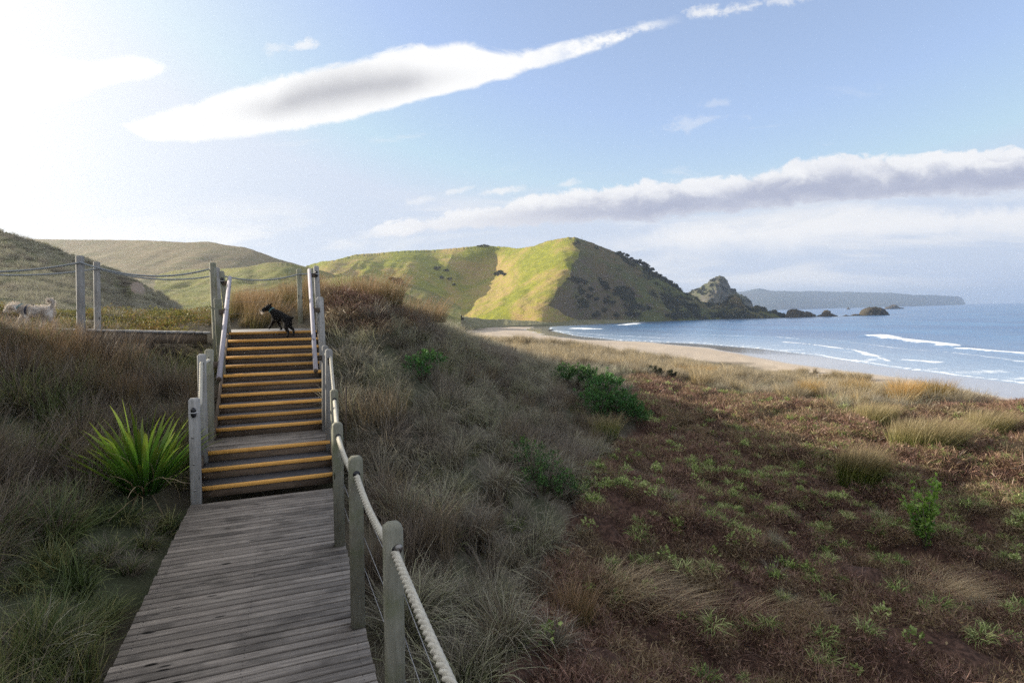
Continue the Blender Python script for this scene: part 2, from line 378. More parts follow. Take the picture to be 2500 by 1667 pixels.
seg_w([(1400,802),(1425,803),(1450,804)], 7, 1, .3, 5); seg_w([(1525,794),(1540,792),(1556,789)], 8, 1, .5, 6)
seg_w([(1913,836),(1990,843),(2084,855),(2130,868),(2170,882)], 1.0, .8, .1, 7)
seg_w([(2210,879),(2290,885)], 1.5, .8, .1, 8); seg_w([(1350,806),(1400,812),(1480,818),(1560,822),(1640,826)], 2.2, .55, 0, 9)
seg_w([(2000,826),(2100,838),(2200,851),(2330,862),(2500,885)], 1.0, .55, 0, 10)
edge = np.exp(-((s-1.2-1.2*fbm(X/9, Y/9, 3))/.6)**2)*.8; foam = np.maximum(foam, np.where(s > -3, edge, 0))
lace = np.clip(fbm(X/5, Y/2.6, 4)*2.4-.1, 0, 1)*np.clip(1-s/42, 0, 1)*.62*(Y < 330); foam = np.maximum(foam, np.where(s > 0, lace, 0))
sw = np.sin(s/9.5+fbm(X/60, Y/60, 2)*3)**3
hgt += np.where(s > 12, .28*np.maximum(sw, 0)*np.clip(s/40, 0, 1)*np.exp(-s/400), 0)
Z = hgt-.0*X; Z = np.where(s < -2.5, -.25-0*X, Z)+np.where(np.abs(s) < 4, .10, 0)*0
V = np.stack([X, Y, Z], -1).reshape(-1, 3); na, nr = X.shape
I = np.arange(na*nr).reshape(na, nr); I2 = np.r_[I, I[:1]]
Fq = np.stack([I2[:-1, :-1], I2[:-1, 1:], I2[1:, 1:], I2[1:, :-1]], -1).reshape(-1, 4)
shal = np.exp(-np.maximum(s, 0)/32)
m, t, b = mat('sea_water'); pos = t.node('ShaderNodeNewGeometry').outputs['Position']
fa = t.attr('foam'); sh = t.attr('shallow')
w1 = t.noise(t.mapv(pos, (.5, .22, 1), rot=(0, 0, .35)), 1.0, 6, .62, .5); w2 = t.noise(t.mapv(pos, (.035, .012, 1), rot=(0, 0, .4)), 1, 5, .6)
w3 = t.noise(t.mapv(pos, (2.6, 1.4, 1)), 1, 3, .6)
deep = t.mix(t.step(w2, .35, .68), (.014, .085, .24), (.035, .17, .36))
colw = t.mix(sh, deep, (.36, .45, .56))
fn = t.noise(t.mapv(pos, (.9, .5, 1)), 1, 5, .75)
fm = t.step(t.m('ADD', fa, t.m('MULTIPLY', t.m('SUBTRACT', fn, .5), .9)),   .34, .74)
t.put(b.inputs['Base Color'], t.mix(fm, colw, (.82, .85, .87)))
t.put(b.inputs['Roughness'], t.m('ADD', .22, t.m('MULTIPLY', fm, .6))); b.inputs['IOR'].default_value = 1.33
hh = t.m('ADD', t.m('MULTIPLY', w1, 1.0), t.m('ADD', t.m('MULTIPLY', w2, 3.0), t.m('MULTIPLY', w3, .25)))
t.put(b.inputs['Normal'], t.bump(hh, .55, .5)); M['sea'] = m
g = mesh_obj('sea', V, Fq, M['sea'], smooth=True, attrs={'foam': ('FLOAT', foam.ravel()), 'shallow': ('FLOAT', shal.ravel())}); tag(g, kind='structure')

# ================================================================ hills
def hill(name, top, bot, ctrl, nx, ny, m, back=60, amp=1.5, fsc=30, jit=.4, kind='structure', backdrop=None, dsc=200., lam=.0005, edge=None):
    top = np.array(top, float); bot = np.array(bot, float); ctrl = np.array(ctrl, float)
    x0, x1 = top[0, 0], top[-1, 0]; xs = np.linspace(x0, x1, nx); T = TPS(ctrl[:, :2], np.log(ctrl[:, 2]), lam=lam, sc=dsc)
    yt = np.interp(xs, top[:, 0], top[:, 1]); yb = np.interp(xs, bot[:, 0], bot[:, 1]); ts = np.linspace(0, 1, ny)**1.0
    PXg = np.repeat(xs[:, None], ny, 1); PYg = yb[:, None]+(yt-yb)[:, None]*ts[None]
    D = np.exp(T(PXg, PYg)); P = gps(PXg, PYg, D)
    tap = np.clip(np.minimum(ts*6, 1), 0, 1)*np.clip((1-ts)*5, 0, 1)
    nn = fbm(P[..., 0]/fsc, P[..., 1]/fsc+P[..., 2]/fsc, 5, .55); rdg = 1-2*np.abs(fbm(P[..., 0]/fsc*1.7+9, P[..., 2]/fsc*.6, 3))
    dsp = (nn*amp+rdg*amp*.5)*tap[None]
    P[..., 2] += dsp*.6; P[..., 1] -= dsp*.9
    P[..., 2] += jit*vnoise(xs/2.3, xs*0)[:, None]*(ts[None] > .97)
    rows = [P[:, j] for j in range(ny)]
    P0 = rows[0].copy(); P0[:, 2] = -8; P0[:, :2] *= .985; rows = [P0]+rows
    Tp = rows[-1]
    for k in (.15, .4, .7, 1.0):
        Q = Tp.copy(); rad = np.linalg.norm(Q[:, :2], axis=1); Q[:, :2] *= (1+back*k/rad)[:, None]; Q[:, 2] = Tp[:, 2]-(Tp[:, 2]+9)*(k**1.6)*1.0; rows.append(Q)
    G = np.stack(rows, 1); a, b_ = G.shape[:2]; I = np.arange(a*b_).reshape(a, b_)
    Fq = np.stack([I[:-1, :-1], I[1:, :-1], I[1:, 1:], I[:-1, 1:]], -1).reshape(-1, 4)
    o = mesh_obj(name, G.reshape(-1, 3), Fq, m, smooth=True); tag(o, kind=kind)

    return o, T
def hillmat(name, cols, bushy=0, sc=1.0, terr=.8, rock=None):
    m, t, b = mat(name); pos = t.node('ShaderNodeNewGeometry').outputs['Position']
    big = t.noise(pos, .018*sc, 5, .6, .4); mid = t.noise(t.mapv(pos, (.10*sc, .10*sc, .35*sc)), 1, 5, .65); fine = t.noise(t.mapv(pos, (.5*sc, .5*sc, 2.2*sc)), 1, 4, .7)
    col = t.mix(t.step(big, .42, .6), cols[0], cols[1])
    col = t.mix(t.m('MULTIPLY', t.step(mid, .42, .68), .75), col, cols[2])
    col = t.mix(t.m('MULTIPLY', t.step(fine, .5, .75), .5), col, cols[3])
    if rock:
        sl = t.node('ShaderNodeSeparateXYZ'); t.put(sl.inputs[0], t.node('ShaderNodeNewGeometry').outputs['Normal'])
        col = t.mix(t.m('MULTIPLY', t.m('SUBTRACT', 1, t.step(sl.outputs[2], .35, .62)), t.step(mid, .35, .6)), col, rock)
    t.put(b.inputs['Base Color'], col); b.inputs['Roughness'].default_value = .95; b.inputs['Specular IOR Level'].default_value = .1
    h = t.m('ADD', t.m('MULTIPLY', fine, terr), mid)
    t.put(b.inputs['Normal'], t.bump(h, 1.0, 1.8/sc)); return m
M['hill'] = hillmat('grazed_hill', [(.21, .225, .035), (.40, .29, .12), (.33, .33, .03), (.10, .09, .03)])
M['hill_far'] = hillmat('far_hill', [(.24, .19, .115), (.26, .21, .13), (.17, .17, .085), (.13, .11, .065)], terr=.4)
M['hill_green'] = hillmat('green_knoll', [(.19, .20, .07), (.26, .25, .08), (.28, .23, .13), (.11, .105, .045)], sc=1.6)
M['dune_hill'] = hillmat('dune_hill', [(.20, .19, .105), (.15, .155, .075), (.28, .245, .16), (.07, .07, .04)], sc=5)
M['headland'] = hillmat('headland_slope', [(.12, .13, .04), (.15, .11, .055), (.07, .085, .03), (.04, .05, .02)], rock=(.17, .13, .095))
M['cliff'] = hillmat('sea_stack', [(.10, .11, .05), (.12, .11, .07), (.16, .14, .12), (.06, .07, .04)], rock=(.13, .12, .11), sc=1.5)
M['farland'] = hillmat('distant_land', [(.07, .085, .06), (.09, .09, .07), (.06, .07, .05), (.05, .06, .045)], sc=.2)

# distant land across the bay
ft = [(1600,735),(1700,716),(1801.5,713),(1822,710.5),(1845,705),(1855,704),(1873,708),(1887,710.5),(1914,710),(1955,712),(1976,710),(2010,711.6),(2037,712),(2078,712.5),(2118,714),(2180,714.7),(2234,720.4),(2278,720),(2316,722.4),(2340,724),(2350,728),(2353.5,733),(2356,742)]
hill('distant_hills', ft, [(1600,762),(2356,743.5)], [(1600,740,4300),(1900,730,4200),(2200,730,4400),(2356,735,4700),(1900,712,4900),(2200,715,5000),(1600,725,4900),(2350,730,4900),(1750,745,4150),(2050,740,4300)], 220, 10, M['farland'], back=300, amp=12, fsc=260, jit=3)
# sea stack
it = [(1676,722),(1682,713),(1694,706.7),(1707,703),(1717,695),(1727.5,690),(1738,682),(1748,675),(1758,672),(1768,676),(1776,685),(1784,703),(1796,709),(1804,718),(1812,719),(1822,727),(1827,729.6),(1835,736),(1838.5,747.5),(1842,757)]
ISL, TI = hill('rocky_island', it, [(1676,758),(1842,757)], [(1676,740,900),(1758,740,860),(1820,745,880),(1758,690,885),(1720,720,880),(1790,720,890),(1840,750,915),(1680,715,930),(1758,673,905)], 150, 60, M['cliff'], back=60, amp=3.5, fsc=14, jit=.8)
# back-left hill
hill('brown_hill', [(-500,575),(0,581),(66,583),(166,585),(265,585.5),(365,587),(450,592),(510,590),(550,598),(600,604),(640,618),(680,633),(710,641),(760,655),(860,690)], [(-500,800),(860,800)],
     [(-500,600,520),(0,600,480),(300,600,470),(520,600,455),(650,625,450),(750,655,450),(0,700,360),(200,700,350),(300,660,375),(400,640,400),(480,680,350),(600,660,400),(700,680,420),(300,790,290),(600,790,290),(-400,790,280),(850,760,350),(860,700,420)],
     260, 70, M['hill_far'], amp=2.5, fsc=45, jit=.2)
# main ridge with the lit spur and the headland running out to sea
mt = [(700,668),(751,648),(787,638),(817,635.5),(868,621),(914,618.7),(986,612),(1067,610),(1140,603),(1166,601),(1172,598),(1190,598.5),(1200,601),(1241,603),(1261,607),(1302,601),(1338,588),(1384,579.5),(1404,579),(1440,590.6),(1475.5,605),(1516,620),(1557,642),(1608,670),(1649,695),(1661,705),(1666,713),(1682,716),(1697,724.5),(1710,736),(1733,740),(1758,741),(1773,736),(1781,724.5),(1794,718),(1807,726),(1809,738),(1822,747.5),(1835,750),(1850,746),(1865,750),(1875,760),(1888,756.4),(1906,765),(1919,771),(1930,776)]
mb = [(700,800),(1100,795),(1200,791),(1330,787),(1450,782),(1560,779),(1700,778.5),(1850,778),(1930,779)]
mc = [(751,650,640),(914,620,690),(1067,612,720),(1190,601,705),(1261,608,665),(1330,592,605),(1384,581,572),(1475,605,585),(1557,642,592),(1649,695,600),(1733,740,590),(1794,720,575),(1850,748,560),(1919,772,545),
      (1406,614,520),(1395,630,505),(1389,650,492),(1376,680,474),(1356,702,462),(1337,722,452),(1326,745,440),(1320,786,424),
      (1330,640,542),(1250,650,625),(1280,700,520),(1220,710,585),(1190,728,572),(1260,740,470),(1220,745,500),(1180,750,530),(1140,765,545),(1120,780,530),(1230,785,462),(1280,785,442),
      (1213,642,690),(1190,668,680),(1165,694,660),(1142,721,632),(1118,735,606),(1098,751,580),
      (1150,640,688),(1100,640,675),(1060,670,645),(1000,650,640),(950,660,618),(900,650,618),(850,660,600),(800,660,590),(900,700,560),(1000,710,580),(1050,740,566),(1085,735,586),(1100,700,640),(760,720,520),(900,760,500),(720,700,480),
      (1440,650,525),(1460,680,522),(1500,660,545),(1450,720,505),(1430,760,485),(1420,783,478),(1500,730,520),(1560,690,558),(1600,740,540),(1550,779,520),(1700,760,548),(1700,778,538),(1850,770,540),(1925,777,538),(1470,620,560),(1430,600,560)]
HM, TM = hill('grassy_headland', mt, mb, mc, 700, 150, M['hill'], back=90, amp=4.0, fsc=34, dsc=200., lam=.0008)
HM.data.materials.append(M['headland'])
# the seaward flank is scrub rather than pasture
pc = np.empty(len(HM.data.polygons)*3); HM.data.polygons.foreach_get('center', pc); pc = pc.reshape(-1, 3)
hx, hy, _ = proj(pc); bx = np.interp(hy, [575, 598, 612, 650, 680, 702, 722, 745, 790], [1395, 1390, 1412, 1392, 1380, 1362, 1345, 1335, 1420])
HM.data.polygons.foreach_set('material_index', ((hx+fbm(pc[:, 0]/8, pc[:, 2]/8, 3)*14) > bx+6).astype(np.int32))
# nearer spurs
hill('grassy_spur', [(860,700),(880,672),(909,668),(930,671),(955,680),(1006,695),(1057,713),(1093,731),(1125,748)], [(860,800),(1125,800)],
     [(900,675,350),(955,682,345),(1006,697,340),(1057,714,335),(1110,740,330),(870,700,330),(880,790,300),(950,740,320),(1000,770,290),(1120,790,280),(1060,750,310)], 120, 40, M['hill_green'], back=50, amp=1.5, fsc=22, jit=.12)
hill('grassy_knoll', [(380,672),(430,660),(520,655),(560,655),(609,651),(646,642),(672,640),(700,642),(743,651),(760,656),(800,664),(827,675),(860,690)], [(380,815),(860,815)],
     [(400,670,300),(560,657,290),(646,644,285),(743,652,290),(850,690,300),(600,672,262),(700,680,255),(640,700,235),(500,690,265),(400,720,240),(760,720,240),(560,740,200),(420,770,190),(850,780,200),(700,800,180),(500,810,170),(620,664,275),(540,675,275)], 240, 70, M['hill_green'], back=60, amp=2.0, fsc=18, jit=.12)
hill('round_knoll', [(760,690),(800,680),(827.5,675),(850,673),(878,675),(919,687.5),(986,713),(1057,749),(1077,759),(1110,775)], [(760,815),(1110,815)],
     [(830,680,175),(880,680,170),(986,716,165),(1077,762,158),(780,720,170),(850,740,148),(950,780,135),(1050,800,130),(780,800,130)], 120, 50, M['hill_green'], back=40, amp=1.0, fsc=12, jit=.1)
# low dunes at the back of the beach
hill('beach_dunes', [(1080,792),(1110,775),(1130,772),(1160,776),(1200,780),(1230,778),(1260,782),(1300,783),(1350,782),(1420,780),(1500,781),(1560,782)], [(1080,800),(1250,796),(1400,787),(1560,785)],
     [(1080,795,330),(1200,785,380),(1300,785,420),(1400,784,455),(1560,783,500),(1150,778,350),(1150,795,320),(1300,793,400)], 200, 14, M['dune_hill'], back=30, amp=.9, fsc=9, jit=.3)
# dune hill at the left
DH, TD = hill('dune_hill', [(-900,430),(-500,480),(-200,520),(0,561.5),(33,575),(66,583),(116,600),(166,618),(212,634.5),(249,646),(288,663),(322,679),(345,689),(368,707),(398,721),(434,747),(455,760)], [(-900,830),(0,830),(455,820)],
     [(-900,500,60),(-400,520,68),(0,566,75),(150,618,78),(300,672,80),(434,750,84),(-400,800,34),(0,800,36),(200,800,42),(400,800,58),(0,680,54),(200,700,58),(330,740,66),(100,640,66),(250,760,50),(320,700,74),(310,730,72)], 300, 110, M['dune_hill'], back=40, amp=.9, fsc=5, jit=.25)
m, t, b = mat('sand_scar'); t.put(b.inputs['Base Color'], t.mix(t.noise(t.node('ShaderNodeNewGeometry').outputs['Position'], 1.5, 5), (.30, .22, .17), (.18, .14, .10))); b.inputs['Roughness'].default_value = .95
DH.data.materials.append(m); pc = np.empty(len(DH.data.polygons)*3); DH.data.polygons.foreach_get('center', pc); pc = pc.reshape(-1, 3); hx, hy, _ = proj(pc)
DH.data.polygons.foreach_set('material_index', (((hx-338-(hy-705)*.55)/20)**2+((hy-705)/17)**2+fbm(hx/9, hy/9, 3)*.9 < .95).astype(np.int32))
# ---------------------------------------------------------------- sea rocks
def rock(top, D, thick, label, zb=-.6, seed=0, m=None, grp='rocks off the headland'):
    top = np.array(top, float); xs = np.linspace(top[0, 0], top[-1, 0], 46); yt = np.interp(xs, top[:, 0], top[:, 1])
    P = gps(xs, yt, np.full(len(xs), D)); base = np.array([P[:, 0].mean(), D, 0]); n2 = 22; Vv = []
    th = np.linspace(0, np.pi, n2); u = np.linspace(-1, 1, len(xs)); wv = np.sqrt(np.maximum(1-u**2, .02))
    for i in range(len(xs)):
        h = max(P[i, 2], .05)
        for j in range(n2):
            yy = -np.cos(th[j])*thick*wv[i]; hz = np.sin(th[j])**.55*h
            q = fbm(P[i, 0]/1.6+seed, yy/1.6+hz/1.3, 4)
            Vv.append((P[i, 0]+q*.5*min(1, thick/6), D+yy*(1+.35*q), hz*(1+.12*q)+q*.25*(h > 1)+(zb if j in (0, n2-1) else 0)))
    a = len(xs); I = np.arange(a*n2).reshape(a, n2); Fq = np.stack([I[:-1, :-1], I[1:, :-1], I[1:, 1:], I[:-1, 1:]], -1).reshape(-1, 4)
    o = mesh_obj('sea_rock', Vv, Fq, m or M['rock'], org=base, smooth=False); tag(o, label, 'rock', grp); return o
M['rock'] = hillmat('sea_rock', [(.06, .05, .035), (.08, .065, .04), (.10, .085, .05), (.025, .02, .018)], sc=6)
rock([(1918,775),(1922,765),(1925,757),(1933,755),(1940,754),(1950,758),(1960,760),(1963,764),(1966,776)], 538, 6, 'wide flat-topped sea rock, the first beyond the tip of the headland', seed=1)
rock([(1961,776),(1963,765),(1967,761),(1974,761),(1980,764),(1988,768),(1992,777)], 540, 5, 'low rounded sea rock touching the flat-topped rock', seed=2)
rock([(1989,776),(2000,769),(2011,766),(2013,758.5),(2021,757.5),(2023,764),(2036,769),(2050,774.5)], 540, 5, 'sea rock with a knob standing on its crest', seed=3)
rock([(2050,775),(2058,772),(2066,768.5),(2075,771),(2088,766.5),(2098,768),(2106,773)], 545, 3, 'long low reef between the knobbed rock and the big dark rock', seed=4)
rock([(2100,773),(2103,762),(2110,754),(2120,750.5),(2133,749.5),(2145,751),(2155,757),(2162,765),(2169,770.5)], 545, 9, 'big dark dome-shaped sea rock, the largest off the headland', seed=5)
rock([(2159,754.2),(2168,749),(2177,746),(2182,743.2),(2187,747),(2192,750.5),(2203,751),(2206,754)], 1450, 12, 'farthest sea rock, small and pointed, out toward the horizon', seed=6)
rock([(2067.5,755),(2069,751.5),(2071.5,750),(2073.5,752.3),(2075,755.3)], 1800, 4, 'tiny sea rock with white water beside it', seed=7)
rock([(1855,778.6),(1875,777),(1900,777.4),(1925,777.8)], 520, 2, 'thin low skerry awash in front of the headland tip', seed=8)
rock([(1336,808.5),(1340,804.5),(1346,803.5),(1352,805.5),(1358,808.5)], 318, 2.5, 'small dark rock at the water\'s edge where the beach curves', seed=9, grp=None)
mb = MB(); a = gp(1421, 586, 563); mb.tube([a-ZB*1.5, a+ZB*2, a+ZB*4.2], [.16, .12, .08], 6); o = mb.build('mast', M['timber'], None, org=a); tag(o, 'thin mast standing just right of the summit of the headland', 'mast')
# ================================================================ timber boardwalk, stairs, fences
AXV = (VW, UW, ZW)
def nrm(a): a = np.asarray(a, float); return a/np.linalg.norm(a)
def beam(mb, p0, p1, w, d, side=None, cham=0, top=0, seed=None):
    p0 = np.asarray(p0, float); p1 = np.asarray(p1, float); a = nrm(p1-p0); s_ = VW if side is None else side
    b = nrm(s_-a*(s_@a)); c = np.cross(a, b); mb.prism((p0+p1)/2, (a, b, c), (np.linalg.norm(p1-p0), w, d), cham, top, seed)
# ---- lower boardwalk
bw = empty('boardwalk', W(-.37, 4, 0)); tag(bw, 'grey weathered plank boardwalk with no left railing, leading up to the foot of the stairs', 'boardwalk')
mb = MB(); u = -2.2
while u < 7.76:
    wd = .072+random.uniform(-.004, .003); pv = .0925
    c = W(-.37+random.uniform(-.006, .006), u+wd/2, -.016+random.uniform(-.0015, .0015)); k = random.uniform(-.0012, .0012)
    mb.prism(c, (nrm(VW+ZW*k+UW*random.uniform(-.001, .001)), UW, ZW), (1.665+random.uniform(-.006, .006), wd, .032), .003); u += pv
mb.build('decking', M['deck'], bw)
mb = MB()
for v in (-1.13, -.37, .38): mb = MB(); beam(mb, W(v, -2.2, -.105), W(v, 7.78, -.105), .045, .145); mb.build('joist', M['timber'], bw)
for u in (.2, 2.6, 5.0, 7.3):
    for v in (-1.05, .3): mb = MB(); mb.prism(W(v, u, -.72), (ZW, VW, UW), (1.1, .12, .12), .01); mb.build('pile', M['timber'], bw)
mb = MB()
for i in range(106):
    u = -2.2+.0925*i+.0425
    for v in (-1.13, -.37, .38):
        for du in (-.022, .022):
            P = W(v+random.uniform(-.008, .008), u+du, .0008); mb.tube([P, P+ZW*.0012], .0035, 6)
o = mb.build('nails', M['black'], bw); o['kind'] = 'stuff'
# ---- staircase
st = empty('staircase', W(-.3, 9.9, .6)); tag(st, 'outdoor timber staircase of fourteen steps with yellow nosings and one wide landing', 'staircase')
steps = [(7.95, .15), (8.268, .30), (8.585, .45)]+[(9.4+.262*i, .595+.1325*i) for i in range(11)]
VL = lambda i: -1.13 if i < 3 else -1.07; VR = lambda i: .5 if i < 3 else .515
prev = 0.0; risz = [0, .15, .30, .45]+[.595+.1325*i for i in range(10)]
for i, (u, z) in enumerate(steps):
    vl, vr = VL(i), VR(i); zl = risz[i]; nxt = steps[i+1][0] if i < 13 else None
    # riser board under the nosing
    mb = MB(); mb.prism(W((vl+vr)/2, u+.045, (zl+z-.034)/2), (VW, UW, ZW), (vr-vl, .025, z-.036-zl), .002); mb.mark()
    for v in (vl+.06, vl+.85, vr-.06):
        P = W(v, u+.0325, (zl+z)/2-.01+random.uniform(-.02, .02)); mb.tube([P, P-UW*.002], .0045, 8)
    mb.build('riser', M['riser'], st, mat2=M['steel'])
    mb = MB(); ns = MB()
    ns.prism(W((vl+vr)/2, u+.021, z-.024), (VW, UW, ZW), (vr-vl, .042, .050), .006)
    for q in (.0155, .0285): pass
    if nxt is not None and i != 2:
        w = nxt-u; mb.prism(W((vl+vr)/2, u+.046+(w-.002)/2, z-.018), (VW, UW, ZW), (vr-vl, w-.002, .032), .003)
        mb.build('tread', M['tread'], st)
    elif i == 2:
        uu = u+.05
        while uu < 9.42:
            mb.prism(W(-.32, uu+.0425, z-.016), (VW, UW, ZW), (1.66, .0855, .03), .004); uu += .0925
        mb.build('landing', M['deck'], st)
    ns.build('nosing', M['yellow'], st)
for v in (-1.15, .522):
    mb = MB(); beam(mb, W(v if v > 0 else -1.155, 7.9, -.02), W(v if v > 0 else -1.155, 8.7, .33), .04, .26); mb.build('stringer', M['timber'], st)
    vv = -1.095 if v < 0 else .54
    mb = MB(); beam(mb, W(vv, 9.38, .42), W(vv, 12.1, 1.78), .04, .27); mb.build('stringer', M['timber'], st)
# ---- top landing and upper boardwalk
ub = empty('upper_boardwalk', W(-.3, 12.8, 1.92)); tag(ub, 'sunlit upper boardwalk running left from the top of the stairs behind the flax', 'boardwalk')
mb = MB(); u = 12.07
while u < 13.45:
    mb.prism(W(-.33, u+.068, 1.90), (VW, UW, ZW), (1.86, .136, .034), .003); u += .141
E0 = gp(505, 811, 10.95); E1 = gp(209, 805, 10.05); E2 = gp(0, 799.6, 9.5); E3 = E2+(E2-E1)*1.4; E3[2] = E2[2]
pts = [E0, E1, E2, E3]; seg = []; dirs = []
dW = nrm(E2-E0); prp = nrm(np.array([-dW[1], dW[0], 0])); prp = prp if prp[1] > 0 else -prp
L = [0]
for a, b in zip(pts[:-1], pts[1:]): L.append(L[-1]+np.linalg.norm(b-a))
s_ = 0
while s_ < L[-1]:
    P = np.array([np.interp(s_, L, [p[k] for p in pts]) for k in range(3)]); mb.prism(P+prp*.62-ZB*.017+ZB*random.uniform(-.002, .002), (prp, dW, nrm(np.cross(prp, dW))), (1.26+random.uniform(-.01, .01), .132, .034), .004); s_ += .139
mb.build('decking', M['deck2'], ub)
for off in (.03, 1.15):
    mb = MB()
    for a, b in zip(pts[:-1], pts[1:]): beam(mb, a+prp*off-ZB*.135, b+prp*off-ZB*.135, .045, .19, side=prp)
    mb.build('joist', M['timber'], ub)
mb = MB(); beam(mb, W(-1.24, 13.45, 1.79), W(.58, 13.45, 1.79), .19, .045, side=ZW); mb.build('joist', M['timber'], ub)
mb = MB(); beam(mb, W(.55, 12.1, 1.79), W(.55, 13.42, 1.79), .045, .19); mb.build('joist', M['timber'], ub)
for s_ in (1.0, 2.9, 5.0):
    P = np.array([np.interp(s_, L, [p[k] for p in pts]) for k in range(3)])
    for off in (.05, 1.12): mb = MB(); mb.prism(P+prp*off-ZB*.75, (ZB, dW, prp), (1.06, .1, .1), .01); mb.build('pile', M['timber'], ub)

def post(par, b, t_, w=.1, d=.1, m='post', cham=.012, top=.022, hole=None, side=None):
    mb = MB(); beam(mb, b, t_, w, d, side=side, cham=cham, top=top); o = mb.build('post', M[m], par)
    if hole is not None:
        mb = MB(); mb.tube([hole-UW*(d/2+.002), hole-UW*(d/2-.003)], .027, 14); mb.build('rope_hole', M['black'], o)
    return o
def rope(par, P, R, m, name='rope', n=27, pitch=None, step=.009, sag=None):
    """rope through the points P, each span hanging by its own sag"""
    Q = []; P = [np.asarray(p, float) for p in P]
    for i, (a, b) in enumerate(zip(P[:-1], P[1:])):
        k = max(4, int(np.linalg.norm(b-a)/step)); s_ = np.linspace(0, 1, k, endpoint=i == len(P)-2); sg = sag[i] if sag else .05
        for q in s_: Q.append(a+(b-a)*q-ZB*sg*4*q*(1-q))
    mb = MB(); mb.tube(Q, R, n, lob=3, pitch=pitch or R*5.4); return mb.build(name, M[m], par, smooth=True)
def clip(par, P, ax=None):
    mb = MB(); Q = [P+ZW*z for z in np.linspace(-.062, .062, 9)]; mb.tube([q-UW*.012 for q in Q], [.012, .025, .03, .029, .027, .029, .03, .025, .012], 12)
    o = mb.build('rope_clip', M['black'], par, smooth=True)
    mb = MB(); mb.tube([P-UW*.012+ZW*.0+VW*.0+(-ZW)*.004, P-UW*.012+ZW*.004], .032, 14); mb.build('cable_tie', M['tie'], o)
    mb = MB(); mb.prism(P-UW*.012, (VW, UW, ZW), (.11, .012, .006), .001); mb.build('cable_tie', M['tie'], o)
def bolts(o, v, u, zs, d=.05):
    for z in zs: mb = MB(); P = W(v, u-d, z); mb.tube([P+UW*.006, P-UW*.008, P-UW*.0081, P-UW*.013], [.013, .013, .007, .007], 10); mb.build('bolt', M['steel'], o)

# right rope fence by the lower boardwalk
rf = empty('rope_fence', W(.47, 4.3, 0)); tag(rf, 'long fence of square posts and thick cream rope along the right of the lower boardwalk', 'rope fence', 'rope fences along the boardwalk')
def atup(px, py, u): v, z = atu(px, py, u); return W(v, u, z)
P1 = (.478, 2.97, 1.285); P2 = (.430, 4.31, 1.31); P3 = (.418, 5.86, 1.262); P4 = (.528, 7.83, 1.31); P5 = (.528, 8.64, 1.79)
feet = {0: -.5, 1: -.5, 2: 0, 3: 0}
post(rf, W(.5, 1.45, -.5), W(.5, 1.45, 1.27), hole=W(.5, 1.45, 1.12))
pp = [post(rf, W(P1[0]-.012, P1[1], -.5), W(*P1), .098, .098, 'post', hole=W(P1[0]+.012, P1[1], 1.155)),
      post(rf, W(.415, P2[1], 0), W(*P2), .1, .09, 'post', hole=W(.43, P2[1], 1.185)),
      post(rf, W(.406, P3[1], 0), W(*P3), .1, .09, 'post', hole=W(.42, P3[1], 1.13)),
      post(rf, W(.528, P4[1], -.35), W(*P4), .1, .09, 'post', hole=W(P4[0], P4[1], 1.18)),
      post(rf, W(.49, P5[1], .2), W(*P5), .1, .09, 'post_grey', hole=W(.528, P5[1], 1.65))]
mb = MB(); h0 = W(P1[0]+.02, P1[1]-.05, 1.165); mb.tube([h0, h0-UW*.012], .022, 16); mb.build('washer', M['steel'], pp[0])
hol_ = [W(.50, .2, 1.1), W(.50, 1.45, 1.10), W(.478, 2.97, 1.145), W(.43, 4.31, 1.175), W(.42, 5.86, 1.125), W(.53, 7.83, 1.17), atup(807, 872, 8.6), atup(791, 862, 9.35)]
rope(rf, hol_, .0235, 'rope', sag=[.04, .02, .075, .075, .05, .01, .02], step=.008)
for dz in (-.27, -.52, -.77):
    Q = [W(.52, .2, 1.14+dz), W(.53, 1.45, 1.12+dz), W(.525, 2.99, 1.17+dz), W(.475, 4.32, 1.2+dz), W(.462, 5.87, 1.15+dz), W(.575, 7.85, 1.15+dz)]
    mb = MB(); mb.tube(Q, .0022, 6); mb.build('wire', M['wire'], rf)
# right handrail of the stairs
hr = empty('stair_handrail', W(.5, 10.5, 1.0)); tag(hr, 'pale timber handrail on the right side of the stairs', 'handrail', 'handrails of the stairs')
post(hr, W(.472, 9.3, .3), W(.515, 9.3, 1.80), .095, .09, 'post_grey')
post(hr, W(.56, 10.8, .6), W(.535, 10.8, 2.575), .115, .1, 'post_grey')
p8 = post(hr, W(.572, 12.1, 1.6), W(.545, 12.1, 3.215), .1, .1, 'post_grey'); clip(p8, W(.545, 12.05, 3.05))
def rail(par, a, b, sgn):
    mb = MB(); beam(mb, a, b, .066, .082, cham=.022); o = mb.build('rail', M['rail'], par)
    d = nrm(b-a); mb = MB(); beam(mb, a-d*.008, a-d*.0005, .06, .076, cham=.02); mb.build('end_cap', M['timber'], o)
rail(hr, atup(771, 905, 8.85), atup(755, 660, 12.05), 1)
for (u, px, py) in ((9.3, 779, 874), (10.75, 769.5, 757), (12.05, 762, 672)):
    mb = MB(); c = atup(px, py, u); mb.prism(c+VW*.015, (VW, UW, ZW), (.13, .05, .08), .004); mb.build('bracket', M['timber'], hr)
